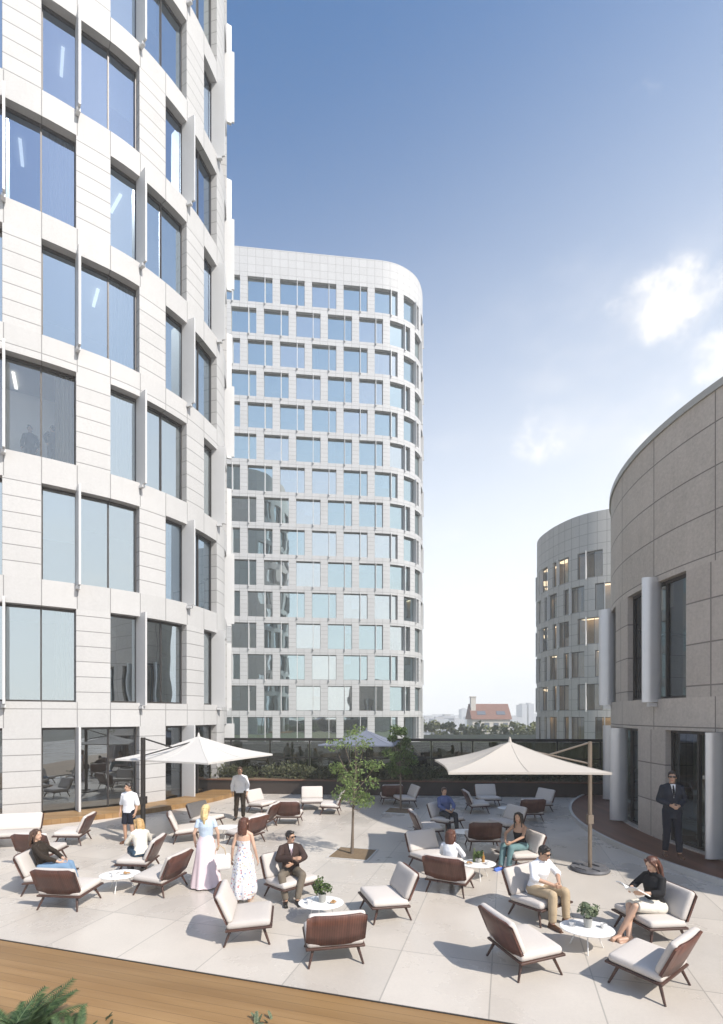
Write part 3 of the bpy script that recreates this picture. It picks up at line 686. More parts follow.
# ------------------------------------------------------------------ lounge chairs
random.seed(21)
def make_chair(W=.84, name='lounge_chair'):
    r = empty(name)
    mb = MB(); mb.rbox((0, .02, .325), (W-.03, .66, .115), .05, Matrix.Rotation(R(3), 3, 'X'), 9, puff=.018); mb.build('seat_cushion', 'cushion', r, smooth=180, weld=True)
    tl = Matrix.Rotation(R(-24), 3, 'X')      # recline: the top goes backwards (-Y)
    tl = Matrix.Rotation(R(24), 3, 'X')
    rot = Matrix.Rotation(R(90+24), 3, 'X')
    cpos = Vector((0, -.40, .55))
    mb = MB(); mb.rbox(cpos+Vector((0, .055, .02)), (W-.04, .47, .11), .05, rot @ Matrix.Rotation(R(180), 3, 'X') @ Matrix.Rotation(R(180), 3, 'Y') if False else Matrix.Rotation(R(-66), 3, 'X'), 9, puff=.015); mb.build('back_cushion', 'cushion', r, smooth=180, weld=True)
    mb = MB(); mb.rbox((0, .03, .262), (W, .70, .035), .014, Matrix.Rotation(R(3), 3, 'X'), 8); mb.build('seat_shell', 'frame_wood', r, smooth=40, weld=True)
    # curved wooden back: rounded rectangle with a slight wrap
    ob = []; w2, hh, rr = W/2, .26, .055
    for cx, cz, a0 in ((w2-rr, hh-rr, 0), (-w2+rr, hh-rr, 90), (-w2+rr, -hh+rr, 180), (w2-rr, -hh+rr, 270)):
        for k in range(5):
            a = R(a0+90*k/4); ob.append((cx+rr*math.cos(a), cz+rr*math.sin(a)))
    mb = MB(); bm_ = Matrix.Translation((0, -.405, .53)) @ Matrix.Rotation(R(24), 4, 'X')
    def wrap(x, z, off): return bm_ @ Vector((x, off+.09*(x/w2)**2*.35, z))
    n = len(ob); vs = [wrap(x, z, -.014) for x, z in ob]+[wrap(x, z, .014) for x, z in ob]
    # grid interior so that the wrap shows
    cols = 8
    def panel(off, flip):
        g = []
        for i in range(cols+1):
            x = -w2+2*w2*i/cols
            e = max(0, abs(x)-(w2-rr)); lim = hh-rr+math.sqrt(max(0, rr*rr-e*e))
            g.append([wrap(x, -lim, off), wrap(x, -lim*.3, off), wrap(x, lim*.3, off), wrap(x, lim, off)])
        v2 = [p for c_ in g for p in c_]; fs = []
        for i in range(cols):
            for j in range(3):
                f = (i*4+j, (i+1)*4+j, (i+1)*4+j+1, i*4+j+1); fs.append(f[::-1] if flip else f)
        mb.add(v2, fs); return g
    ga = panel(-.016, False); gb = panel(.016, True)
    def edge(a, b):
        for i in range(len(a)-1): mb.add([a[i], a[i+1], b[i+1], b[i]], [(0, 1, 2, 3)])
    edge([c_[3] for c_ in ga], [c_[3] for c_ in gb]); edge([c_[0] for c_ in gb], [c_[0] for c_ in ga]); edge(gb[0], ga[0]); edge(ga[-1], gb[-1])
    mb.build('back_shell', 'shell_wood', r, smooth=50, weld=True)
    for sx in (-1, 1):
        for sy in (-1, 1):
            mb = MB(); mb.tube([(sx*(W/2-.11), sy*.24, .25), (sx*(W/2-.035), sy*.34, 0)], [.024, .015], 8); mb.build('leg', 'frame_wood', r, smooth=60)
        mb = MB(); mb.tube([(sx*(W/2-.115), -.26, .24), (sx*(W/2-.115), .26, .24)], .016, 6); mb.build('side_rail', 'frame_wood', r)
    return r
kids_of = {}
def dup(src):
    c = src.copy(); C.objects.link(c)
    for ch in kids_of.setdefault(src.name, [x for x in C.objects if x.parent == src]):
        k = ch.copy(); C.objects.link(k); k.parent = c
    return c
G = 'low lounge chairs on the terrace'
CH = {}
chairs = [
 ('a1', 70, 904, 84, 'lounge chair, brown back to us, in front of the seated woman in brown top'),
 ('a2', 50, 889, 6, 'cream lounge chair in which the dark haired woman in jeans sits'),
 ('a3', 42, 862, 88, 'brown backed lounge chair behind the seated dark haired woman, near the pale bench'),
 ('a5', 73, 843, 190, 'empty cream lounge chair by the tan deck, backing onto the man in shorts'),
 ('a6', 139, 872, 184, 'lounge chair carrying the blonde woman in a white jacket'),
 ('a7', 161, 890, 166, 'empty lounge chair with slanted brown back between food table and pale pink skirt'),
 ('a8', 186, 840, 22, 'brown backed lounge chair behind the blonde woman in the long pink skirt'),
 ('a9', 207, 828, -25, 'lounge chair with shaded grey back close to the wall deck'),
 ('a10', 246, 843, 150, 'brown backed lounge chair just behind the woman in the floral dress'),
 ('a11', 262, 812, -30, 'cream lounge chair beside the standing man in white shirt and dark trousers'),
 ('a12', 262, 828, 168, 'cream lounge chair seen from the side, just left of a brown backed chair'),
 ('a13', 289, 823, 88, 'brown backed lounge chair left of the slender tree, turned to the fence'),
 ('a14', 312, 809, -84, 'grey shaded lounge chair facing us left of the slender tree'),
 ('a15', 331, 813, 178, 'shaded lounge chair seen from the side right behind the slender tree trunk'),
 ('a16', 391, 803, 95, 'dark brown backed lounge chair behind the slender tree crown, near the planter'),
 ('a17', 405, 806, 195, 'shaded grey lounge chair beside the darker tree near the planter'),
 ('b1', 427, 838, 8, 'shaded lounge chair with dark brown back turned left, near the man in blue'),
 ('b2', 447, 829, -52, 'shaded lounge chair in which the man in the blue shirt sits'),
 ('b3', 477, 812, 2, 'shaded lounge chair with dark back to the left, behind the man in blue'),
 ('b4', 488, 806, -88, 'shaded grey lounge chair facing us by the planter, under the large umbrella'),
 ('b5', 528, 820, 94, 'dark brown backed lounge chair at the rear right of the shaded group'),
 ('b6', 538, 811, 205, 'rearmost grey lounge chair at the right end of the planter'),
 ('b7', 482, 848, 88, 'dark brown backed lounge chair behind the woman in the black top'),
 ('b8', 506, 833, 205, 'shaded grey lounge chair turned left, behind the seated woman in the black top'),
 ('b9', 431, 868, -62, 'cream lounge chair, its back rising behind the brown backed chair of the woman in white'),
 ('b10', 450, 890, 62, 'brown backed lounge chair of the seated woman in the white top'),
 ('b11', 518, 866, 196, 'cream lounge chair carrying the woman in the black top'),
 ('c1', 385, 914, 197, 'empty cream lounge chair in the centre foreground, back to the right'),
 ('c2', 291, 896, -48, 'lounge chair carrying the man in the brown jacket'),
 ('c3', 249, 935, 8, 'empty cream lounge chair in front of the woman in the floral dress'),
 ('c4', 333, 955, 101, 'empty lounge chair with brown slatted back squarely to us, hiding a table edge'),
 ('c5', 523, 965, 17, 'empty lounge chair with brown back at left, facing the man in beige trousers'),
 ('c6', 649, 984, 128, 'frontmost lounge chair with brown back at the right, shadow on its seat'),
 ('c7', 650, 935, 192, 'lounge chair carrying the reading woman in black'),
 ('c8', 539, 916, -58, 'cream lounge chair carrying the man in the white shirt and sunglasses'),
]
proto = make_chair(); first = True
for key, px, py, yawd, lab in chairs:
    o = proto if first else dup(proto); first = False
    p = gp(px, py); o.location = p; o.rotation_euler = (0, 0, R(yawd-90)); tag(o, lab, 'lounge chair', G)
    CH[key] = (p, yawd)
bench = make_chair(1.7, 'lounge_bench'); p = gp(2, 846); bench.location = p; bench.rotation_euler = (0, 0, R(-75-90)); tag(bench, 'wide cream lounge bench at the left edge by the tan deck', 'bench')

# ------------------------------------------------------------------ tables and what stands on them
def make_table():
    r = empty('coffee_table')
    mb = MB(); mb.lathe([(.40, .385), (.425, .392), (.43, .40), (.425, .408), (.0, .408)][:4]+[(.41, .409)], n=40, sx=1.0, sy=.82); mb.build('tabletop', 'table_white', r, smooth=50)
    for k in range(3):
        a = k*2.094+.4; mb = MB(); mb.tube([(.15*math.cos(a), .12*math.sin(a), .386), (.30*math.cos(a), .25*math.sin(a), 0)], [.012, .009], 6); mb.build('leg', 'table_white', r)
    return r
TB = {}
tp = make_table(); first = True
for key, px, py, yv, lab in [('t1', 120, 890, 10, 'low white coffee table with plates of food between the seated women at left'), ('t2', 321, 921, 0, 'low white coffee table with bushy plant, at the feet of the man in brown'),
        ('t3', 587, 949, -12, 'low white coffee table with round plant between man in white and reading woman'), ('t4', 478, 878, 8, 'low white coffee table with bottles in front of the woman in the black top'),
        ('t5', 466, 843, 0, 'low table in the shade in front of the man in blue'), ('t6', 509, 817, 0, 'low shaded coffee table between the rear chairs by the planter'), ('t7', 228, 838, 0, 'low coffee table half hidden behind the blonde woman in the long skirt')]:
    o = tp if first else dup(tp); first = False
    o.location = gp(px, py); o.scale = (.9, .9, .78); o.rotation_euler = (0, 0, R(yv)); tag(o, lab, 'coffee table', 'low white coffee tables'); TB[key] = o.location.copy()
ZT = .410*.78
def on(key, dx, dy): return TB[key]+Vector((dx, dy, ZT))
def potted(loc, label, leaf, pr, ph, cr, seed, pot='pot_grey'):
    random.seed(seed); r = empty('potted_plant', loc, label=label, cat='plant')
    mb = MB(); mb.lathe([(pr*.75, 0), (pr, ph), (pr*.88, ph), (pr*.8, ph-.02), (0.001, ph-.02)], n=20); mb.build('pot', pot, r, smooth=40)
    mb = MB(); sb = MB()
    for i in range(14):
        a = random.uniform(0, 6.28); e = Vector((math.cos(a)*cr*random.uniform(.2, .8), math.sin(a)*cr*random.uniform(.2, .8), ph+cr*random.uniform(.4, 1.2)))
        sb.tube([(0, 0, ph-.03), e*.5+Vector((0, 0, ph*.5)), e], [.004, .003, .002], 4); clump(mb, e, cr*.42, 26, .035)
    mb.build('foliage', leaf, r); sb.build('stem', leaf, r)
potted(on('t2', .02, .02), 'bushy green plant in a pale pot on the table by the man in brown', 'green_leaf', .07, .14, .17, 2)
potted(on('t3', .02, .02), 'round grey green plant in a pale pot on the table by the man in white', 'pale_leaf', .065, .14, .15, 3)
potted(on('t4', .02, .05), 'small green plant in a pot on the table with bottles', 'green_leaf', .05, .10, .10, 4)
def plate(loc, label, r=.11, food=True):
    e = empty('plate', loc, label=label, cat='plate')
    mb = MB(); mb.lathe([(r*.55, 0), (r*.95, .014), (r, .02), (r*.9, .017), (r*.5, .007), (.001, .007)], n=24); mb.build('dish', 'ceramic', e, smooth=50)
    if food:
        mb = MB()
        for i in range(7): mb.ell((random.uniform(-.05, .05), random.uniform(-.05, .05), .022), (.025, .018, .016), n=5)
        mb.build('food', 'food', e, smooth=60)
random.seed(3)
plate(on('t1', .12, .02), 'white plate with brown food at the right of the low table'); plate(on('t1', -.14, .08), 'empty white plate on the low table by the seated dark haired woman', .1, False)
plate(on('t2', .2, -.02), 'small plate with food beside the bushy potted plant', .08); plate(on('t4', -.2, -.02), 'plate with food on the table of the woman in white', .1)
def cup(loc, label):
    e = empty('cup', loc, label=label, cat='cup')
    mb = MB(); mb.lathe([(.022, 0), (.036, .03), (.04, .065), (.036, .065), (.032, .03), (.001, .012)], n=18); mb.build('bowl', 'ceramic', e, smooth=50)
    mb = MB(); mb.tube([(.036, 0, .055), (.06, 0, .05), (.06, 0, .025), (.034, 0, .02)], .005, 6); mb.build('handle', 'ceramic', e)
    mb = MB(); mb.lathe([(.04, -.0), (.06, .008), (.058, .004), (.001, .003)], n=18); s = mb.build('saucer', 'ceramic', e)
cup(on('t2', -.2, -.06), 'white cup on the table by the knees of the man in brown'); cup(on('t3', -.2, .08), 'white cup left of the round grey green plant'); cup(on('t3', .24, .0), 'white cup right of the round grey green plant'); cup(on('t1', -.05, -.16), 'white cup at the front of the low food table'); cup(on('t4', .18, -.08), 'white cup near the blue shoes of the woman in the black top')
def bottle(loc, m, label, h=.26):
    mb = MB(); mb.lathe([(.03, 0), (.034, .01), (.034, h*.55), (.013, h*.75), (.012, h), (.001, h)], n=16)
    o = mb.build('bottle', m, smooth=50); o.location = loc; tag(o, label, 'bottle')
bottle(on('t4', -.06, .1), 'bottle_green', 'dark green bottle, taller of the two on the table by the woman in black top', .3); bottle(on('t4', .13, .08), 'bottle_amber', 'shorter amber bottle on the table by the woman in the black top', .22)

# ------------------------------------------------------------------ umbrellas
def umbrella(label, cen, corners, zedge, zapex, pole, pole_m, m, base='ring', arm=True, pr=.05):
    r = empty('parasol', (pole[0], pole[1], 0), label=label, cat='parasol', group='large square parasols'); ox, oy = pole
    c = Vector((cen[0]-ox, cen[1]-oy, zapex)); P = [Vector((x-ox, y-oy, zedge)) for x, y in corners]
    mb = MB(); N = 10
    top = []; 
    for i in range(4):
        a, b = P[i], P[(i+1) % 4]; g = []
        for u in range(N+1):
            row = []
            f = u/N
            for w in range(N+1):
                t = w/N; e = a.lerp(b, t); e = e+(c-e)*.0; q = c.lerp(e, f)
                sag = -.10*math.sin(math.pi*f)*(1-.3*abs(2*t-1)) ; sc_ = .05*(1-(2*t-1)**2)*f
                q = q+Vector((0, 0, sag)); q = q+(Vector((c.x, c.y, q.z))-q)*sc_ ; row.append(q)
            g.append(row)
        vs = [q for row in g for q in row]; K = N+1; fs = []
        for u in range(N):
            for w in range(N):
                f_ = (u*K+w, (u+1)*K+w, (u+1)*K+w+1, u*K+w+1); fs.append(f_)
        mb.add(vs, fs)
        lo = [q+Vector((0, 0, -.012)) for q in vs]; mb.add(lo, [f_[::-1] for f_ in fs])
        e0 = g[N]; e1 = [q+Vector((0, 0, -.045)) for q in e0]
        for w in range(N): mb.add([e0[w], e1[w], e1[w+1], e0[w+1]], [(0, 1, 2, 3)])
    can = mb.build('canopy', m, r, smooth=30)
    mb = MB(); mb.lathe([(.05, 0), (.035, .05), (.02, .11), (.001, .13)], (c.x, c.y, c.z-.02), 10); mb.build('finial', m, r)
    for i in range(4):
        sm = MB()
        for off_ in (0, .5):
            rg = []
            for u in range(N+1):
                f = u/N; t = off_; e = P[i].lerp(P[(i+1) % 4], t); q = c.lerp(e, f)+Vector((0, 0, -.10*math.sin(math.pi*f)*(1-.3*abs(2*t-1))+.004)); sc_ = .05*(1-(2*t-1)**2)*f; rg.append(q+(Vector((c.x, c.y, q.z))-q)*sc_)
            sm.tube(rg[1:], .006, 5)
        sm.build('seam', m, r)
        for k in range(2):
            e = P[i] if k == 0 else (P[i]+P[(i+1) % 4])/2; e = e.lerp(c, .06)+Vector((0, 0, -.06))
            mid = c.lerp(e, .5)+Vector((0, 0, -.15))
            mb = MB(); mb.tube([c+Vector((0, 0, -.1)), mid, e+Vector((0, 0, -.02))], .011, 5); mb.build('rib', pole_m, r)
    tz = zapex+.02 if arm else zapex-.1
    mb = MB(); mb.tube([(0, 0, .05), (0, 0, tz)], pr, 14); mb.build('pole', pole_m, r, smooth=50)
    if arm:
        hub = c+Vector((0, 0, -.12))
        mb = MB(); mb.tube([(0, 0, tz-.02), Vector((0, 0, tz-.02)).lerp(Vector((hub.x, hub.y, tz-.62)), .5)], .022, 8); mb.tube([(0, 0, tz-.5), hub], .02, 8); mb.build('arm', pole_m, r)
        mb = MB(); mb.box((0, 0, 1.15), (pr*2.6, pr*2.6, .2)); mb.build('crank_box', pole_m, r)
    if base == 'ring':
        mb = MB(); mb.lathe([(.40, 0), (.42, .03), (.40, .075), (.30, .085), (.10, .07), (.001, .07)], n=36); mb.build('base', 'base_grey', r, smooth=40)
        for a in (.5, 2.1, 3.7, 5.2):
            mb = MB(); mb.box((.26*math.cos(a), .26*math.sin(a), .09), (.2, .28, .03), a); mb.build('base_plate', 'base_grey', r)
    else:
        mb = MB(); mb.box((0, 0, .03), (.7, .7, .06)); mb.box((0, 0, .08), (.25, .25, .06)); mb.build('base', 'base_grey', r)
ph_ = gp(590, 870)
umbrella('large cream parasol on a slim bronze pole with round grey base', (3.5, 11.8), [(1.80, 10.35), (5.16, 10.3), (5.2, 13.2), (1.95, 13.3)], 2.31, 2.88, (ph_.x, ph_.y), 'pole_bronze', 'canvas', pr=.045)
a = R(24); cx, cy = -4.95, 15.2
cs = [(cx-2.28*math.cos(a), cy-2.28*math.sin(a)), (cx+2.28*math.sin(a), cy-2.28*math.cos(a)), (cx+2.28*math.cos(a), cy+2.28*math.sin(a)), (cx-2.28*math.sin(a), cy+2.28*math.cos(a))]
pp = gp(143, 842)
mat('canvas_white', (.66, .645, .62), .85, spec=.2, noise_amt=.03, noise_scale=3, bump=.15, bump_scale=8)
through('canvas_white', .2, (.75, .7, .62))
umbrella('wide white parasol on a dark post in front of the pale stone tower', (cx, cy), cs, 2.24, 2.86, (pp.x, pp.y), 'pole_dark', 'canvas_white', 'plate', pr=.065)
umbrella('dark grey blue parasol behind the slender tree crown near the fence', (.2, 20.6), [(-1.7, 19.6), (1.2, 19.0), (1.9, 21.6), (-1.0, 22.2)], 2.33, 2.88, (.2, 20.6), 'pole_dark', 'canvas_grey', 'plate', arm=False, pr=.035)

# ------------------------------------------------------------------ people
for n_, c_ in dict(skin_light=(.56, .36, .26), skin_tan=(.46, .28, .19), lips=(.38, .14, .12), eye=(.03, .02, .02)).items(): mat(n_, c_, .5, noise_amt=.04, noise_scale=25)
for n_, c_ in dict(hair_black=(.014, .011, .010), hair_brown=(.05, .026, .016), hair_auburn=(.06, .022, .013), hair_blonde=(.30, .19, .08), hair_pale=(.42, .32, .16)).items(): woodmat(n_, c_, tuple(min(1, x*1.9) for x in c_), 60, 'Z', .45)
for n_, c_ in dict(cloth_white=(.76, .77, .80), cloth_sky=(.50, .60, .72), cloth_navy=(.014, .016, .026), cloth_jeans=(.17, .27, .40), cloth_dkjeans=(.045, .085, .13), cloth_black=(.016, .016, .018), cloth_brown=(.05, .032, .028), cloth_taupe=(.16, .135, .105),
        cloth_beige=(.46, .36, .24), cloth_blue=(.10, .13, .26), cloth_slate=(.022, .026, .038), cloth_pink=(.74, .62, .66), cloth_cream=(.70, .66, .58), cloth_teal=(.13, .22, .23), cloth_dkbrown=(.03, .022, .016), cloth_grey=(.05, .05, .055)).items(): mat(n_, c_, .85, spec=.2, noise_amt=.08, noise_scale=12, bump=.3, bump_scale=250)
mat('shoe_black', (.012, .012, .012), .4); mat('shoe_brown', (.09, .04, .02), .4); mat('shoe_blue', (.06, .14, .50), .6); mat('lens', (.008, .008, .01), .15); mat('shoe_nude', (.45, .28, .2), .5)
def floral():
    m = mat('cloth_floral', (.72, .72, .74), .8); b = NB(m); P = b.N['Principled BSDF']; tc = b.N.new('ShaderNodeTexCoord')
    v = b.N.new('ShaderNodeTexVoronoi'); v.inputs['Scale'].default_value = 19; b.L.new(tc.outputs['Object'], v.inputs['Vector'])
    msk = b.ramp(v.outputs['Distance'], .28, .42, 1, 0)
    hs = b.N.new('ShaderNodeSeparateColor'); b.L.new(v.outputs['Color'], hs.inputs[0])
    c = b.mixc(b.math('GREATER_THAN', hs.outputs[0], .5), (.12, .18, .36), (.52, .16, .17))
    c = b.mixc(b.math('GREATER_THAN', hs.outputs[1], .7), c, (.5, .42, .3))
    b.L.new(b.mixc(b.math('MULTIPLY', msk, .85), (.72, .72, .74), c), P.inputs['Base Color'])
floral()

def remesh(mb, name, mats, vox, smooth_it, parent=None, disp=0.0, dscale=9.0, paint=None):
    me = mb.mesh(name, mats); ob = bpy.data.objects.new(name, me); C.objects.link(ob)
    m = ob.modifiers.new('r', 'REMESH'); m.mode = 'VOXEL'; m.voxel_size = vox
    if smooth_it:
        s = ob.modifiers.new('s', 'SMOOTH'); s.factor = .5; s.iterations = smooth_it
    dg = bpy.context.evaluated_depsgraph_get(); ev = ob.evaluated_get(dg); nm = bpy.data.meshes.new_from_object(ev)
    ob.modifiers.clear(); ob.data = nm; bpy.data.meshes.remove(me)
    nm.materials.clear()
    for x in (mats if isinstance(mats, (list, tuple)) else [mats]): nm.materials.append(M[x])
    if disp:
        nl = [v.normal.copy() for v in nm.vertices]
        for v, nn in zip(nm.vertices, nl):
            q = v.co*dscale; v.co += nn*disp*(noise.noise(Vector((q.x, q.y, q.z*.7)))+.5*noise.noise(q*2.3))
    nm.polygons.foreach_set('use_smooth', [True]*len(nm.polygons))
    nm.polygons.foreach_set('material_index', [0]*len(nm.polygons))
    if paint:
        for p in nm.polygons:
            k = paint(p.center)
            if k: p.material_index = k
    nm.update(); ob.name = name
    if parent: ob.parent = parent
    return ob

def rings_loft(mb, rs, fr, n=20, mi=0):
    """rs: (z, half width, half depth, y offset) in the torso frame"""
    out = []
    for z, w, d, y in rs:
        out.append([fr @ Vector((w*math.cos(2*math.pi*k/n), y+d*math.sin(2*math.pi*k/n), z)) for k in range(n)])
    mb.loft(out, mi)

def person(label, loc, yawd, H=1.75, pose='stand', lean=0, hips=None, knees=None, ankles=None, elbows=None, wrists=None, head_turn=0, head_tilt=0, woman=False, skin='skin_light', vox=.008,
           hair='short', hair_m='hair_brown', tops=(), bottoms=None, bottom_m=None, shoes='shoe_black', glasses=False, tie=None, skirt=None, front=None, z0=0.0, hands=True, hem=.86, crossed=False, seat_z=.47, slim=1.0):
    """local frame: faces +Y, X to the right, metres for a 1.75 m figure; scaled by H/1.75"""
    s = H/1.75; sh = .165 if woman else .19; hw = .10 if woman else .09
    pel = Vector((0, 0, .95)) if pose == 'stand' else Vector((0, -.13, seat_z/s+.01))
    fr = Matrix.Translation(pel) @ Matrix.Rotation(R(lean), 4, 'X')
    T = lambda x, y, z: fr @ Vector((x, y, z-.95))
    hipj = [pel+Vector((sx*hw, 0, -.02)) for sx in (-1, 1)]
    if pose == 'stand':
        kn = knees or [(-.11, .03, .50), (.11, .03, .50)]; an = ankles or [(-.12, -.02, .085), (.12, -.02, .085)]
    else:
        kn = knees or [(-.13, .32, .50), (.13, .32, .50)]; an = ankles or [(-.13, .42, .085), (.13, .42, .085)]
    kn = [Vector(k) for k in kn]; an = [Vector(k) for k in an]
    shj = [T(-sh+.012, -.01, 1.385), T(sh-.012, -.01, 1.385)]
    el = [Vector(e) for e in (elbows or [T(-sh-.06, -.03, 1.13), T(sh+.06, -.03, 1.13)])]
    wr = [Vector(e) for e in (wrists or [T(-sh-.05, .06, .88), T(sh+.05, .06, .88)])]
    neck = T(0, -.015, 1.46); hc = T(0, .025, 1.615)
    hm = Matrix.Translation(hc) @ Matrix.Rotation(R(lean*.3), 4, 'X') @ Matrix.Rotation(R(head_turn), 4, 'Z') @ Matrix.Rotation(R(-head_tilt-lean*.3), 4, 'X')
    wst = .125 if woman else .145
    torso = [(-.10, .12, .095, 0), (-.05, .165 if not woman else .17, .115, -.005), (.02, .165 if not woman else .165, .112, 0), (.13, wst, .095, .005), (.24, .155 if not woman else .14, .11, .008), (.33, .172 if not woman else .15, .118 if not woman else .125, .01), (.42, .165 if not woman else .14, .10, -.005), (.475, .12 if not woman else .1, .075, -.012), (.51, .06, .058, -.015)]
    mb = MB()
    rings_loft(mb, torso, fr)
    mb.caps(T(0, -.02, 1.43), hm @ Vector((0, -.015, -.07)), .062 if not woman else .052, .055 if not woman else .047)
    # head: cranium, jaw, nose, ears, brow, chin
    hr = hm.to_3x3()
    mb.ell(hm @ Vector((0, -.012, .025)), (.076, .094, .095), n=12, rot=hr); mb.ell(hm @ Vector((0, .022, -.04)), (.058, .068, .078), n=10, rot=hr)
    mb.ell(hm @ Vector((0, .062, -.095)), (.028, .024, .022), n=7, rot=hr)
    mb.caps(hm @ Vector((0, .086, .012)), hm @ Vector((0, .103, -.026)), .010, .015, 8)
    mb.caps(hm @ Vector((-.04, .074, .026)), hm @ Vector((.04, .074, .026)), .012, .012, 8)
    mb.caps(hm @ Vector((-.018, .082, -.058)), hm @ Vector((.018, .082, -.058)), .010, .010, 8)
    for sx in (-1, 1): mb.ell(hm @ Vector((sx*.077, -.008, -.005)), (.011, .02, .032), n=7, rot=hr)
    for i, sx in enumerate((-1, 1)):
        mb.caps(shj[i], el[i], .052 if not woman else .043, .040 if not woman else .034); mb.caps(el[i], wr[i], .041 if not woman else .034, .028 if not woman else .024)
        mb.caps(T(sx*.055, -.014, 1.445), shj[i], .042, .05 if not woman else .042)
        mb.caps(hipj[i], kn[i], .092, .058); mb.caps(kn[i], an[i], .057, .038); m_ = kn[i].lerp(an[i], .3); mb.caps(m_+Vector((0, -.015, 0)), kn[i].lerp(an[i], .6), .056, .042)
        # foot
        toe = Vector((sx*.03, .17, 0)); fz = .045
        mb.caps(an[i]+Vector((0, -.03, fz-an[i].z+(an[i].z-.085))), an[i]+toe+Vector((0, 0, .035-.085)), .038, .030); mb.caps(an[i], an[i]+Vector((0, -.02, -.04)), .038, .038)
        # hand: palm, four fingers with a bend, thumb from the side
        d = (wr[i]-el[i]).normalized(); inn = Vector((-sx, 0, 0)); inn = (inn-d*inn.dot(d)).normalized() if abs(d.x) < .9 else Vector((0, 0, -1)); side = d.cross(inn)*(1 if sx > 0 else -1)
        if side.y < 0 or (abs(side.y) < .2 and side.z < 0): side = -side
        pc = wr[i]+d*.05
        for k in range(4):
            o = side*(k-1.5)*.019; mb.caps(wr[i]+d*.015+o*.6, wr[i]+d*.088+o, .015, .0115, 8)
            L = (.030, .037, .035, .027)[k]; b0 = wr[i]+d*.088+o; d1 = (d*.9+inn*.45).normalized(); b1 = b0+d1*L; d2 = (d*.55+inn*.85).normalized(); b2 = b1+d2*L*.85
            mb.caps(b0, b1, .0105, .0095, 8); mb.caps(b1, b2, .0095, .008, 8)
        t0 = wr[i]+d*.025+side*.022; t1 = t0+(d*.6+side*.7+inn*.3).normalized()*.04; t2 = t1+(d*.9+side*.15+inn*.35).normalized()*.032
        mb.caps(t0, t1, .014, .0115, 8); mb.caps(t1, t2, .011, .009, 8)
    ex = [hm @ Vector((sx*.031, .086, .008)) for sx in (-1, 1)]; mo = hm @ Vector((0, .094, -.058))
    def paint(c):
        if min((c-e).length for e in ex) < .012: return 2
        q = c-mo
        if q.length < .028 and abs((hr.inverted() @ q).z) < .009: return 1
        return 0
    for k in range(len(mb.v)): pass
    body = remesh(mb, 'person', [skin, 'lips', 'eye'], vox, 3, paint=paint)
    body.location = Vector(loc)+Vector((0, 0, z0)); body.rotation_euler = (0, 0, R(yawd-90)); body.scale = (s*slim, s*slim, s)
    tag(body, label, 'person')
    # hair
    hb = MB(); hb.ell(hm @ Vector((0, -.022, .040)), (.086, .096, .094), n=12, rot=hr)
    if hair == 'short':
        hb.ell(hm @ Vector((0, -.05, -.005)), (.074, .062, .075), n=10, rot=hr); hb.ell(hm @ Vector((.01, .05, .098)), (.06, .04, .028), n=8, rot=hr)
        for sx in (-1, 1): hb.caps(hm @ Vector((sx*.078, .012, .04)), hm @ Vector((sx*.079, .018, -.01)), .014, .008, 8)
    else:
        Lh = {'bob': .14, 'long': .30, 'vlong': .42, 'pony': .10}[hair]
        for k in range(13):
            a = R(205+130*k/12) if hair != 'pony' else R(235+70*k/12); x, y = .085*math.cos(a), .085*math.sin(a)-.02
            q0 = hm @ Vector((x*.9, y, .06)); q1 = hm @ Vector((x*1.08, y*1.03-.008, -.07)); fall = Vector((q1.x*1.05, q1.y-.02-.05*(Lh > .2), q1.z-Lh*random.uniform(.82, 1.0)))
            hb.caps(q0, q1, .03, .034, 8); hb.caps(q1, fall, .034, .020 if Lh < .2 else .024, 8)
        for sx in (-1, 1):
            if hair != 'pony': hb.caps(hm @ Vector((sx*.05, .05, .10)), hm @ Vector((sx*.086, .02, .0)), .022, .02, 8); hb.caps(hm @ Vector((sx*.086, .02, .0)), hm @ Vector((sx*.088, .01, -.06-Lh*.45)), .02, .016, 8)
        if hair == 'pony':
            q = hm @ Vector((0, -.12, .0)); hb.caps(q, q+Vector((0, -.02, -.12)), .04, .038); hb.caps(q+Vector((0, -.02, -.12)), q+Vector((.01, -.005, -.36)), .036, .016)
    remesh(hb, 'hair', hair_m, .009, 2, body, disp=.006, dscale=38)
    # clothes
    def inflate(rs, k): return [(z, w+k, d+k, y) for z, w, d, y in rs]
    for name, mtl, k, sleeve, low, high in tops:
        cb = MB(); rs = [r_ for r_ in inflate(torso, k) if low-.951 <= r_[0] <= high-.95]
        rs = [(low-.95, rs[0][1]+.004, rs[0][2]+.004, rs[0][3])]+[r_ for r_ in rs if r_[0] > low-.93]
        rings_loft(cb, rs, fr)
        for i, sx in enumerate((-1, 1)):
            if sleeve > 0:
                cb.caps(T(sx*.055, -.014, 1.44), shj[i], .042+k*.7, (.048 if not woman else .04)+k*.8)
                e = el[i] if sleeve >= .5 else shj[i].lerp(el[i], sleeve*2)
                cb.tube([shj[i], e], [(.049 if not woman else .042)+k*.9, (.044 if not woman else .038)+k], 14); cb.ell(shj[i], [(.05 if not woman else .043)+k*.9]*3, n=8)
                if sleeve > .5:
                    cb.ell(el[i], [(.042 if not woman else .036)+k]*3, n=8); w_ = el[i].lerp(wr[i], (sleeve-.5)*2); cb.tube([el[i], w_], [(.044 if not woman else .037)+k, (.034 if not woman else .029)+k], 14)
            elif sleeve < 0: pass
        if high > 1.44:
            cb.tube([T(0, -.015, 1.44), T(0, -.012, 1.49)], [.072+k*.6, .066+k*.4], 16)
        remesh(cb, name, mtl, .009, 2, body, disp=.005, dscale=11)
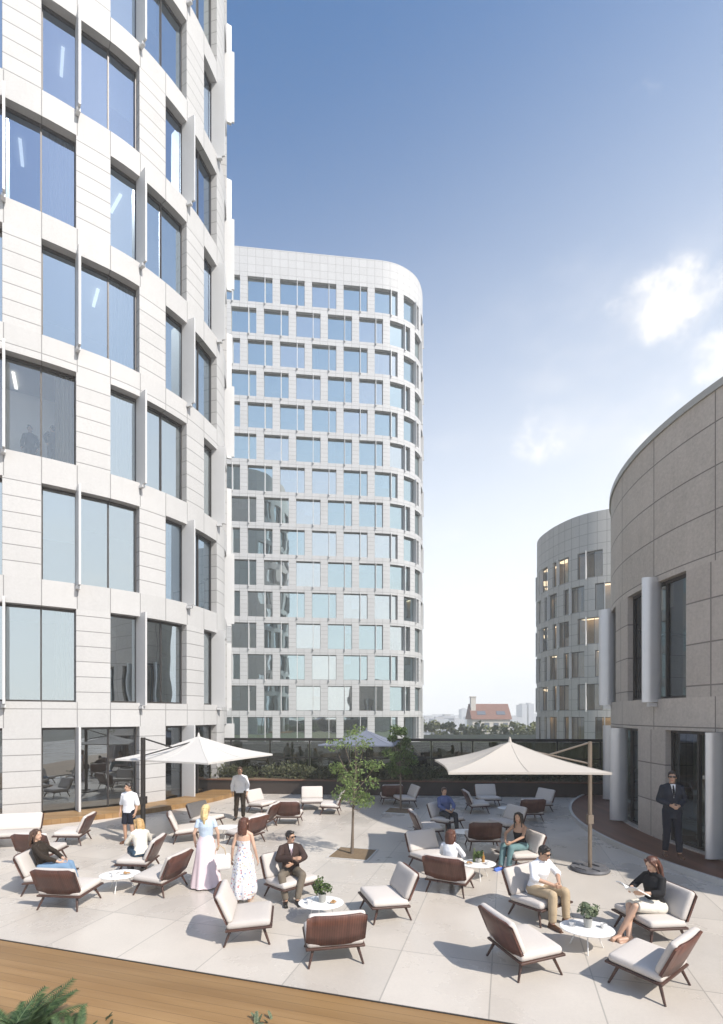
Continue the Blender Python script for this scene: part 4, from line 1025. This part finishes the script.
    if bottoms:
        frac = {'trousers': 1.0, 'shorts': .0, 'cropped': .7}[bottoms]; k = .014; cb = MB()
        rs = inflate([r_ for r_ in torso if r_[0] <= .0], k)+[(.03, .160, .108, .0), (.07, wst+.014, .10, .003)]; rings_loft(cb, rs, fr)
        for i in range(2):
            e = hipj[i].lerp(kn[i], .86) if bottoms == 'shorts' else kn[i]
            cb.tube([hipj[i], e], [.096+k, (.062 if bottoms != 'shorts' else .082)+k], 16); cb.ell(hipj[i], [.094+k]*3, n=9)
            if frac > 0:
                cb.ell(kn[i], [.06+k]*3, n=9); w_ = kn[i].lerp(an[i], frac*.97); cb.tube([kn[i], kn[i].lerp(an[i], .45), w_], [.062+k, .06+k, .046+k], 16)
        remesh(cb, bottoms if bottoms != 'cropped' else 'trousers', bottom_m, .009, 2, body, disp=.006, dscale=9)
    if skirt:
        kind, mtl = skirt; cb = MB()
        if kind == 'long' or kind == 'dress':
            rs = []; base = .035 if kind == 'long' else .10; n = 48; zt = 1.10 if kind == 'long' else 1.28
            prof = [(zt, .13, .10), (1.06, .135, .105), (.95, .185, .14), (.80, .20, .16), (.55, .235, .20), (.30, .275, .25), (base, .31, .30)]
            if kind == 'dress': prof = [(1.27, .155, .125), (1.18, .14, .11), (1.08, .135, .105), (.95, .185, .14), (.75, .215, .17), (.5, .25, .20), (.3, .27, .22), (.2, .26, .22), (base, .20, .19)]
            for z, w, d in prof:
                f = max(0, min(1, (1.0-z)/.8)); rs.append([Vector((w*math.cos(t)*(1+.07*f*math.sin(9*t+z*1.3)), d*math.sin(t)*(1+.07*f*math.sin(9*t+z*1.3))-.03*f, z)) for t in [2*math.pi*q/n for q in range(n)]])
            cb.loft(rs)
            cb.build('skirt' if kind == 'long' else 'dress', mtl, body, smooth=60)
        else:  # sitting skirt over the lap to the knees
            rings_loft(cb, inflate([r_ for r_ in torso if r_[0] <= .14], .014), fr)
            for i in range(2): cb.tube([hipj[i], hipj[i].lerp(kn[i], .98)], [.115, .09], 16); cb.ell(hipj[i], [.11]*3, n=9)
            cb.tube([(hipj[0]+hipj[1])/2, ((hipj[0]+hipj[1])/2).lerp((kn[0]+kn[1])/2, .95)], [.1, .075], 14)
            remesh(cb, 'skirt', mtl, .009, 3, body, disp=.006, dscale=8)
    if front:      # shirt front and tie in the opening of a jacket
        fb = MB()
        pts = [(-.045, 1.475), (.045, 1.475), (.03, 1.36), (0, 1.20), (-.03, 1.36)]
        def fy(z): return .115+.022*(1-abs(z-1.3)/.2) if z < 1.44 else .07
        fb.add([T(x, fy(z)+.022, z) for x, z in pts]+[T(x, fy(z)-.02, z) for x, z in pts], [(0, 1, 2, 3, 4)[::-1], (5, 6, 7, 8, 9), (0, 1, 6, 5), (1, 2, 7, 6), (2, 3, 8, 7), (3, 4, 9, 8), (4, 0, 5, 9)])
        fb.build('shirt_front', front, body)
        if tie:
            tb = MB(); pts = [(-.012, 1.455), (.012, 1.455), (.016, 1.33), (0, 1.24), (-.016, 1.33)]
            tb.add([T(x, fy(z)+.027, z) for x, z in pts]+[T(x, fy(z)+.018, z) for x, z in pts], [(0, 1, 2, 3, 4)[::-1], (5, 6, 7, 8, 9), (0, 1, 6, 5), (1, 2, 7, 6), (2, 3, 8, 7), (3, 4, 9, 8), (4, 0, 5, 9)]); tb.build('tie', tie, body)
    if shoes:
        for i, sx in enumerate((-1, 1)):
            cb = MB(); a_ = an[i]; cb.caps(a_+Vector((0, -.035, -.045)), a_+Vector((sx*.03, .175, -.052)), .046, .036); cb.ell(a_+Vector((0, -.02, -.03)), (.046, .06, .05), n=8); cb.box(a_+Vector((sx*.014, .065, -.078)), (.078, .28, .018))
            remesh(cb, 'shoe', shoes, .009, 2, body)
    if glasses:
        gb = MB()
        for sx in (-1, 1):
            gb.ell(hm @ Vector((sx*.034, .098, .012)), (.029, .010, .021), n=8, rot=hr); gb.tube([hm @ Vector((sx*.06, .09, .018)), hm @ Vector((sx*.082, .0, .014))], .004, 5)
        gb.tube([hm @ Vector((-.012, .1, .018)), hm @ Vector((.012, .1, .018))], .004, 5); gb.build('sunglasses', 'lens', body, smooth=40)
    return body, hm, wr, s

def at_chair(key, fwd=0.0):
    p, y = CH[key]; a = R(y); return p+Vector((math.cos(a), math.sin(a), 0))*fwd, y
SIT = dict(pose='sit')
# seated people: hands on laps / knees unless noted (local metres)
lap = dict(elbows=[(-.25, -.02, .72), (.25, -.02, .72)], wrists=[(-.09, .22, .62), (.09, .22, .62)])
p, y = at_chair('a2', .02)
person('dark haired woman in dark brown top and pale jeans, seated by the food table', p, y, 1.66, 'sit', 16, woman=True, hair='bob', hair_m='hair_brown', tops=[('top', 'cloth_dkbrown', .014, .9, .90, 1.45)], bottoms='trousers', bottom_m='cloth_jeans', shoes='shoe_nude', head_turn=-12,
       knees=[(-.10, .34, .50), (.10, .36, .50)], ankles=[(-.10, .48, .085), (.10, .5, .085)], elbows=[(-.23, -.04, .74), (.23, -.04, .74)], wrists=[(-.12, .20, .60), (.12, .22, .60)])
p, y = at_chair('a6', -.02)
person('woman with long blonde hair in white jacket and dark jeans, bending forward on her chair', p, y-55, 1.66, 'sit', -22, woman=True, hair='vlong', hair_m='hair_blonde', tops=[('jacket', 'cloth_cream', .02, .95, .88, 1.46)], bottoms='trousers', bottom_m='cloth_dkjeans', shoes='shoe_black', head_turn=30, head_tilt=16,
       knees=[(-.12, .34, .50), (.12, .34, .50)], ankles=[(-.1, .30, .085), (.14, .34, .085)], elbows=[(-.26, .14, .70), (.26, .14, .70)], wrists=[(-.12, .36, .60), (.12, .36, .60)])
p, y = at_chair('c2', .02)
person('man with sunglasses in dark brown jacket and taupe trousers, seated with legs apart', p, y-26, 1.66, 'sit', 6, hair='short', hair_m='hair_black', tops=[('jacket', 'cloth_brown', .026, .97, .80, 1.47)], front='cloth_white', tie='cloth_pink', bottoms='trousers', bottom_m='cloth_taupe', shoes='shoe_black', glasses=True, head_turn=40, skin='skin_tan',
       knees=[(-.17, .33, .52), (.24, .30, .53)], ankles=[(-.05, .44, .085), (.17, .42, .085)], elbows=[(-.27, -.02, .78), (.27, .0, .78)], wrists=[(.02, .21, .72), (-.02, .26, .84)], vox=.007)
p, y = at_chair('b2', 0)
person('man in a blue shirt and dark trousers sitting in the shade', p, y-22, 1.72, 'sit', 8, hair='short', hair_m='hair_brown', tops=[('shirt', 'cloth_blue', .016, .9, .88, 1.47)], bottoms='trousers', bottom_m='cloth_grey', shoes='shoe_black', skin='skin_tan', **lap)
p, y = at_chair('b10', .08)
person('woman with brown hair in a white top, seen from behind at the table with bottles', p, y, 1.62, 'sit', -8, woman=True, hair='bob', hair_m='hair_auburn', tops=[('top', 'cloth_white', .018, .85, .90, 1.45)], bottoms='trousers', bottom_m='cloth_jeans', shoes='shoe_brown', head_turn=-10,
       knees=[(-.10, .36, .50), (.10, .36, .50)], ankles=[(-.1, .36, .085), (.1, .40, .085)], elbows=[(-.24, .08, .74), (.24, .10, .74)], wrists=[(-.09, .30, .64), (.14, .34, .66)])
p, y = at_chair('b11', .02)
person('woman with long black hair, black sleeveless top and teal trousers, hands on knees', p, y+22, 1.70, 'sit', -6, woman=True, hair='vlong', hair_m='hair_black', tops=[('top', 'cloth_black', .012, 0, .92, 1.36)], bottoms='trousers', bottom_m='cloth_teal', shoes='shoe_blue', skin='skin_tan', head_turn=15,
       knees=[(-.10, .38, .52), (.12, .36, .52)], ankles=[(-.12, .50, .085), (.06, .55, .085)], elbows=[(-.24, .12, .76), (.24, .12, .76)], wrists=[(-.10, .36, .64), (.06, .38, .66)])
p, y = at_chair('c8', .06)
person('man with sunglasses in a white shirt and beige trousers, hands joined between his knees', p, y-4, 1.76, 'sit', -14, hair='short', hair_m='hair_black', tops=[('shirt', 'cloth_white', .018, .62, .87, 1.47)], bottoms='trousers', bottom_m='cloth_beige', shoes='shoe_brown', glasses=True, skin='skin_tan', head_tilt=16, head_turn=8,
       knees=[(-.16, .35, .52), (.16, .37, .52)], ankles=[(-.15, .38, .085), (.20, .40, .085)], elbows=[(-.29, .08, .74), (.29, .10, .74)], wrists=[(-.07, .30, .66), (.08, .31, .66)], vox=.007)
p, y = at_chair('c7', .02)
pr_, hm_, wr_, s_ = person('woman with auburn hair in a black top and cream skirt, reading with crossed bare legs', p, y+8, 1.70, 'sit', -4, woman=True, hair='long', hair_m='hair_auburn', tops=[('top', 'cloth_black', .018, .8, .90, 1.45)], skirt=('lap', 'cloth_cream'), shoes='shoe_nude', head_tilt=26,
       knees=[(-.06, .36, .54), (.07, .34, .50)], ankles=[(.06, .56, .085), (-.06, .50, .085)], elbows=[(-.24, .02, .76), (.24, .04, .76)], wrists=[(-.13, .26, .76), (.12, .27, .76)], vox=.007)
mz = MB()
for sx in (-1, 1):
    rows_ = []
    for k in range(7):
        u = k/6; x = sx*.21*u; zc = .035*math.sin(math.pi*u)+.05*u
        rows_.append([Vector((x, -.14, zc-.014)), Vector((x, .14, zc-.014)), Vector((x, .14, zc)), Vector((x, -.14, zc))])
    mz.loft(rows_, 0)
    for k in range(5):
        mz.box((sx*.11, -.09+k*.045, .063), (.13, .012 if k else .05, .002), mi=1)
mat('paper', (.78, .77, .74), .7); mat('ink', (.12, .12, .13), .7)
mg = mz.build('magazine', ['paper', 'ink'], smooth=30); a = R(y+8); mg.location = pr_.location+Vector((math.cos(a)*.36, math.sin(a)*.36, .74)); mg.rotation_euler = (R(28), 0, a-R(90)); tag(mg, 'open magazine held by the reading woman in black', 'magazine')

# standing people
person('man in pale blue shirt and navy shorts standing beside the dark parasol post', gp(129, 843), -100, 1.66, hair='short', hair_m='hair_black', tops=[('shirt', 'cloth_white', .022, .55, .89, 1.47)], bottoms='shorts', bottom_m='cloth_navy', shoes='shoe_brown', head_turn=-32, skin='skin_tan')
b4, hm_, wr_, s_ = person('blonde woman from behind in pale blue top and long white and pink skirt', gp(206, 886), 100, 1.68, woman=True, hair='pony', hair_m='hair_pale', tops=[('top', 'cloth_sky', .012, .25, 1.04, 1.44)], skirt=('long', 'cloth_pink'), shoes=None,
       wrists=[(-.24, .12, .90), (.25, .05, .86)], elbows=[(-.24, -.02, 1.13), (.25, -.02, 1.12)], head_turn=-14)
person('woman with auburn bob and bare shoulders in a long floral dress, seen from behind', gp(244, 901), 88, 1.58, woman=True, hair='bob', hair_m='hair_auburn', skirt=('dress', 'cloth_floral'), shoes=None, head_turn=-20, wrists=[(-.27, .05, .86), (.27, .05, .86)])
person('man in white shirt and dark trousers standing near the tower corner', gp(240, 819), -85, 1.76, hair='short', hair_m='hair_brown', tops=[('shirt', 'cloth_white', .022, .9, .89, 1.47)], bottoms='trousers', bottom_m='cloth_dkbrown', shoes='shoe_black', skin='skin_tan', ankles=[(-.10, -.04, .085), (.13, .05, .085)])
person('man with sunglasses in slate suit and tie standing on the dark curved deck', gp(672, 861, .12), -108, 1.98, hair='short', hair_m='hair_black', tops=[('jacket', 'cloth_slate', .022, .97, .78, 1.47)], front='cloth_white', tie='cloth_black', bottoms='trousers', bottom_m='cloth_navy', shoes='shoe_brown', glasses=True, skin='skin_tan', z0=.12, head_turn=-14,
       elbows=[(-.245, -.05, 1.13), (.245, -.05, 1.13)], slim=.92, wrists=[(-.08, .20, 1.05), (.07, .22, 1.06)], ankles=[(-.13, .08, .085), (.12, -.06, .085)], vox=.007)
# handbag
hw = b4.matrix_basis @ wr_[1]
r = empty('handbag', (hw.x+.05, hw.y-.05, .32), R(20), label='white handbag held by the blonde woman in the long skirt', cat='handbag')
mb = MB(); mb.rbox((0, 0, .16), (.42, .17, .32), .05, None, 8, puff=0); mb.build('bag', 'ceramic', r, smooth=60, weld=True)
for sy in (-1, 1):
    mb = MB(); mb.tube([(-.11, sy*.06, .31), (-.09, sy*.04, .42), (0, sy*.015, .50), (.09, sy*.04, .42), (.11, sy*.06, .31)], .009, 6); mb.build('handle', 'cloth_beige', r)
# two people behind the glass on the fourth floor of the tower
for u, w_, yv, lab in ((None, 30, -70, 'dark silhouette of a standing person, left of two behind an upper tower window'), (None, 53, 160, 'dark silhouette of a person, hand on hip, right of two behind tower window')):
    d = 18.1; person(lab, ((w_-CX)*d/F, d, 12.22), yv, 1.75, hair='short', hair_m='hair_black', tops=[('shirt', 'cloth_slate', .016, .9, .86, 1.47)], bottoms='trousers', bottom_m='cloth_navy', vox=.014,
        **(dict(elbows=[(-.36, -.06, 1.18), (.25, -.03, 1.13)], wrists=[(-.19, .04, 1.0), (.25, .05, .88)]) if w_ > 40 else {}))
# ------------------------------------------------------------------ sky, sun, air, camera
SUN_AZ, SUN_EL = 130, 45
w = bpy.data.worlds.new('World'); sc.world = w; w.use_nodes = True
nt = w.node_tree; N = nt.nodes; L = nt.links; bg = N['Background']
class WB(NB):
    def __init__(s, nt): s.nt = nt; s.N = nt.nodes; s.L = nt.links
b = WB(nt)
sky = N.new('ShaderNodeTexSky'); sky.sky_type = 'NISHITA'; sky.sun_disc = False; sky.sun_elevation = R(SUN_EL); sky.sun_rotation = R(SUN_AZ)
sky.air_density = 1.15; sky.dust_density = .7; sky.ozone_density = 3.5
tc = N.new('ShaderNodeTexCoord'); sp = N.new('ShaderNodeSeparateXYZ'); L.new(tc.outputs['Generated'], sp.inputs[0])
zc = b.math('MAXIMUM', sp.outputs[2], .02)
cb = N.new('ShaderNodeCombineXYZ'); L.new(b.math('DIVIDE', sp.outputs[0], b.math('ADD', zc, .12)), cb.inputs[0]); L.new(b.math('DIVIDE', sp.outputs[1], b.math('ADD', zc, .12)), cb.inputs[1]); L.new(b.math('MULTIPLY', zc, 2.0), cb.inputs[2])
n1 = b.noise(cb.outputs[0], 2.2, 9, .6); n2 = b.noise(tc.outputs['Generated'], 7.0, 10, .62); n3 = b.noise(tc.outputs['Generated'], 2.3, 3, .5)
flat = N.new('ShaderNodeVectorMath'); flat.operation = 'MULTIPLY'; L.new(tc.outputs['Generated'], flat.inputs[0]); flat.inputs[1].default_value = (1, 1, 1.8)
def blob(d, r0, r1):
    v = Vector(d).normalized(); dp = N.new('ShaderNodeVectorMath'); dp.operation = 'DISTANCE'; L.new(flat.outputs[0], dp.inputs[0]); dp.inputs[1].default_value = (v.x, v.y, v.z*1.8)
    return b.ramp(dp.outputs['Value'], r0, r1, 1, 0)
cum = b.math('MAXIMUM', blob((.60, 1, .81), .0, .15), b.math('MAXIMUM', b.math('MULTIPLY', blob((.37, 1, .53), 0, .13), .5), b.math('MULTIPLY', blob((.74, 1, .74), 0, .12), .6)))
cum = b.math('MAXIMUM', cum, b.math('MULTIPLY', blob((.42, 1, .58), 0, .42), .30))
gen = b.ramp(n3, .55, .75, 0, .35)
dens = b.math('MAXIMUM', cum, b.math('MULTIPLY', gen, b.math('MULTIPLY', b.ramp(sp.outputs[0], .0, .35, 0, 1), b.ramp(sp.outputs[2], .62, .5, 0, 1))))
puff = b.ramp(b.math('ADD', n2, b.math('MULTIPLY', dens, .42)), .64, .92, 0, 1)
wisp = b.math('MULTIPLY', b.ramp(n1, .46, .78, 0, 1), b.math('MULTIPLY', b.ramp(sp.outputs[0], -.1, .45, .10, .75), b.ramp(sp.outputs[2], .75, .45, 0, 1)))
f = b.math('MINIMUM', 1.0, b.math('ADD', b.math('MULTIPLY', puff, .9), b.math('MULTIPLY', wisp, .6)))
cl = b.mixc(b.ramp(n2, .40, .62), (4.7, 4.7, 4.8), (6.2, 5.95, 5.6))
hz_ = b.math('MULTIPLY', b.math('POWER', b.ramp(b.math('SUBTRACT', sp.outputs[2], b.math('MULTIPLY', sp.outputs[0], .22)), -.05, .86, 1, 0), .8), .95)
sat = N.new('ShaderNodeHueSaturation'); sat.inputs['Hue'].default_value = .498; sat.inputs['Saturation'].default_value = 1.3; sat.inputs['Value'].default_value = .78; L.new(sky.outputs[0], sat.inputs['Color'])
base = b.mixc(hz_, sat.outputs[0], (5.55, 5.6, 5.6))      # bright summer haze low in the sky
col = b.mixc(f, base, cl)
L.new(col, bg.inputs[0]); bg.inputs[1].default_value = .125

su = bpy.data.lights.new('sun', 'SUN'); su.energy = 3.45; su.angle = R(.55); su.color = (1, .935, .85)
so = bpy.data.objects.new('sun', su); C.objects.link(so)
d = Vector((math.sin(R(SUN_AZ))*math.cos(R(SUN_EL)), math.cos(R(SUN_AZ))*math.cos(R(SUN_EL)), math.sin(R(SUN_EL))))
so.rotation_euler = d.to_track_quat('Z', 'Y').to_euler(); so.location = d*60

HAZE = .0015
if HAZE:
    hm = bpy.data.materials.new('haze'); hm.use_nodes = True; hn = hm.node_tree; hn.nodes.remove(hn.nodes['Principled BSDF'])
    pv = hn.nodes.new('ShaderNodeVolumePrincipled'); pv.inputs['Color'].default_value = (.97, .985, 1, 1); pv.inputs['Density'].default_value = HAZE; pv.inputs['Anisotropy'].default_value = .0
    hn.links.new(pv.outputs[0], hn.nodes['Material Output'].inputs['Volume']); M['haze'] = hm
    mb = MB(); mb.box((0, 380, 26), (2400, 1000, 78)); hz = mb.build('haze', 'haze'); tag(hz, kind='stuff')

cd = bpy.data.cameras.new('camera'); co_ = bpy.data.objects.new('camera', cd); C.objects.link(co_); sc.camera = co_
co_.location = (0, 0, EYE); co_.rotation_euler = (R(90), 0, 0)
cd.sensor_fit = 'HORIZONTAL'; cd.sensor_width = 36; cd.lens = 36*F/723; cd.shift_y = (HY-512)/723; cd.clip_end = 9000; cd.clip_start = .05
sc.view_settings.view_transform = 'Standard'; sc.view_settings.look = 'None'; sc.view_settings.exposure = 0.84; sc.view_settings.gamma = 1.0; sc.view_settings.use_curve_mapping = False
cy = sc.cycles; cy.use_denoising = True; cy.max_bounces = 8; cy.diffuse_bounces = 3; cy.glossy_bounces = 4; cy.transparent_max_bounces = 16; cy.volume_bounces = 1; cy.caustics_reflective = False; cy.caustics_refractive = False
for o in list(C.objects):
    if o.type == 'MESH' and o.parent is None and 'kind' not in o.keys() and 'label' not in o.keys(): print('UNTAGGED', o.name)
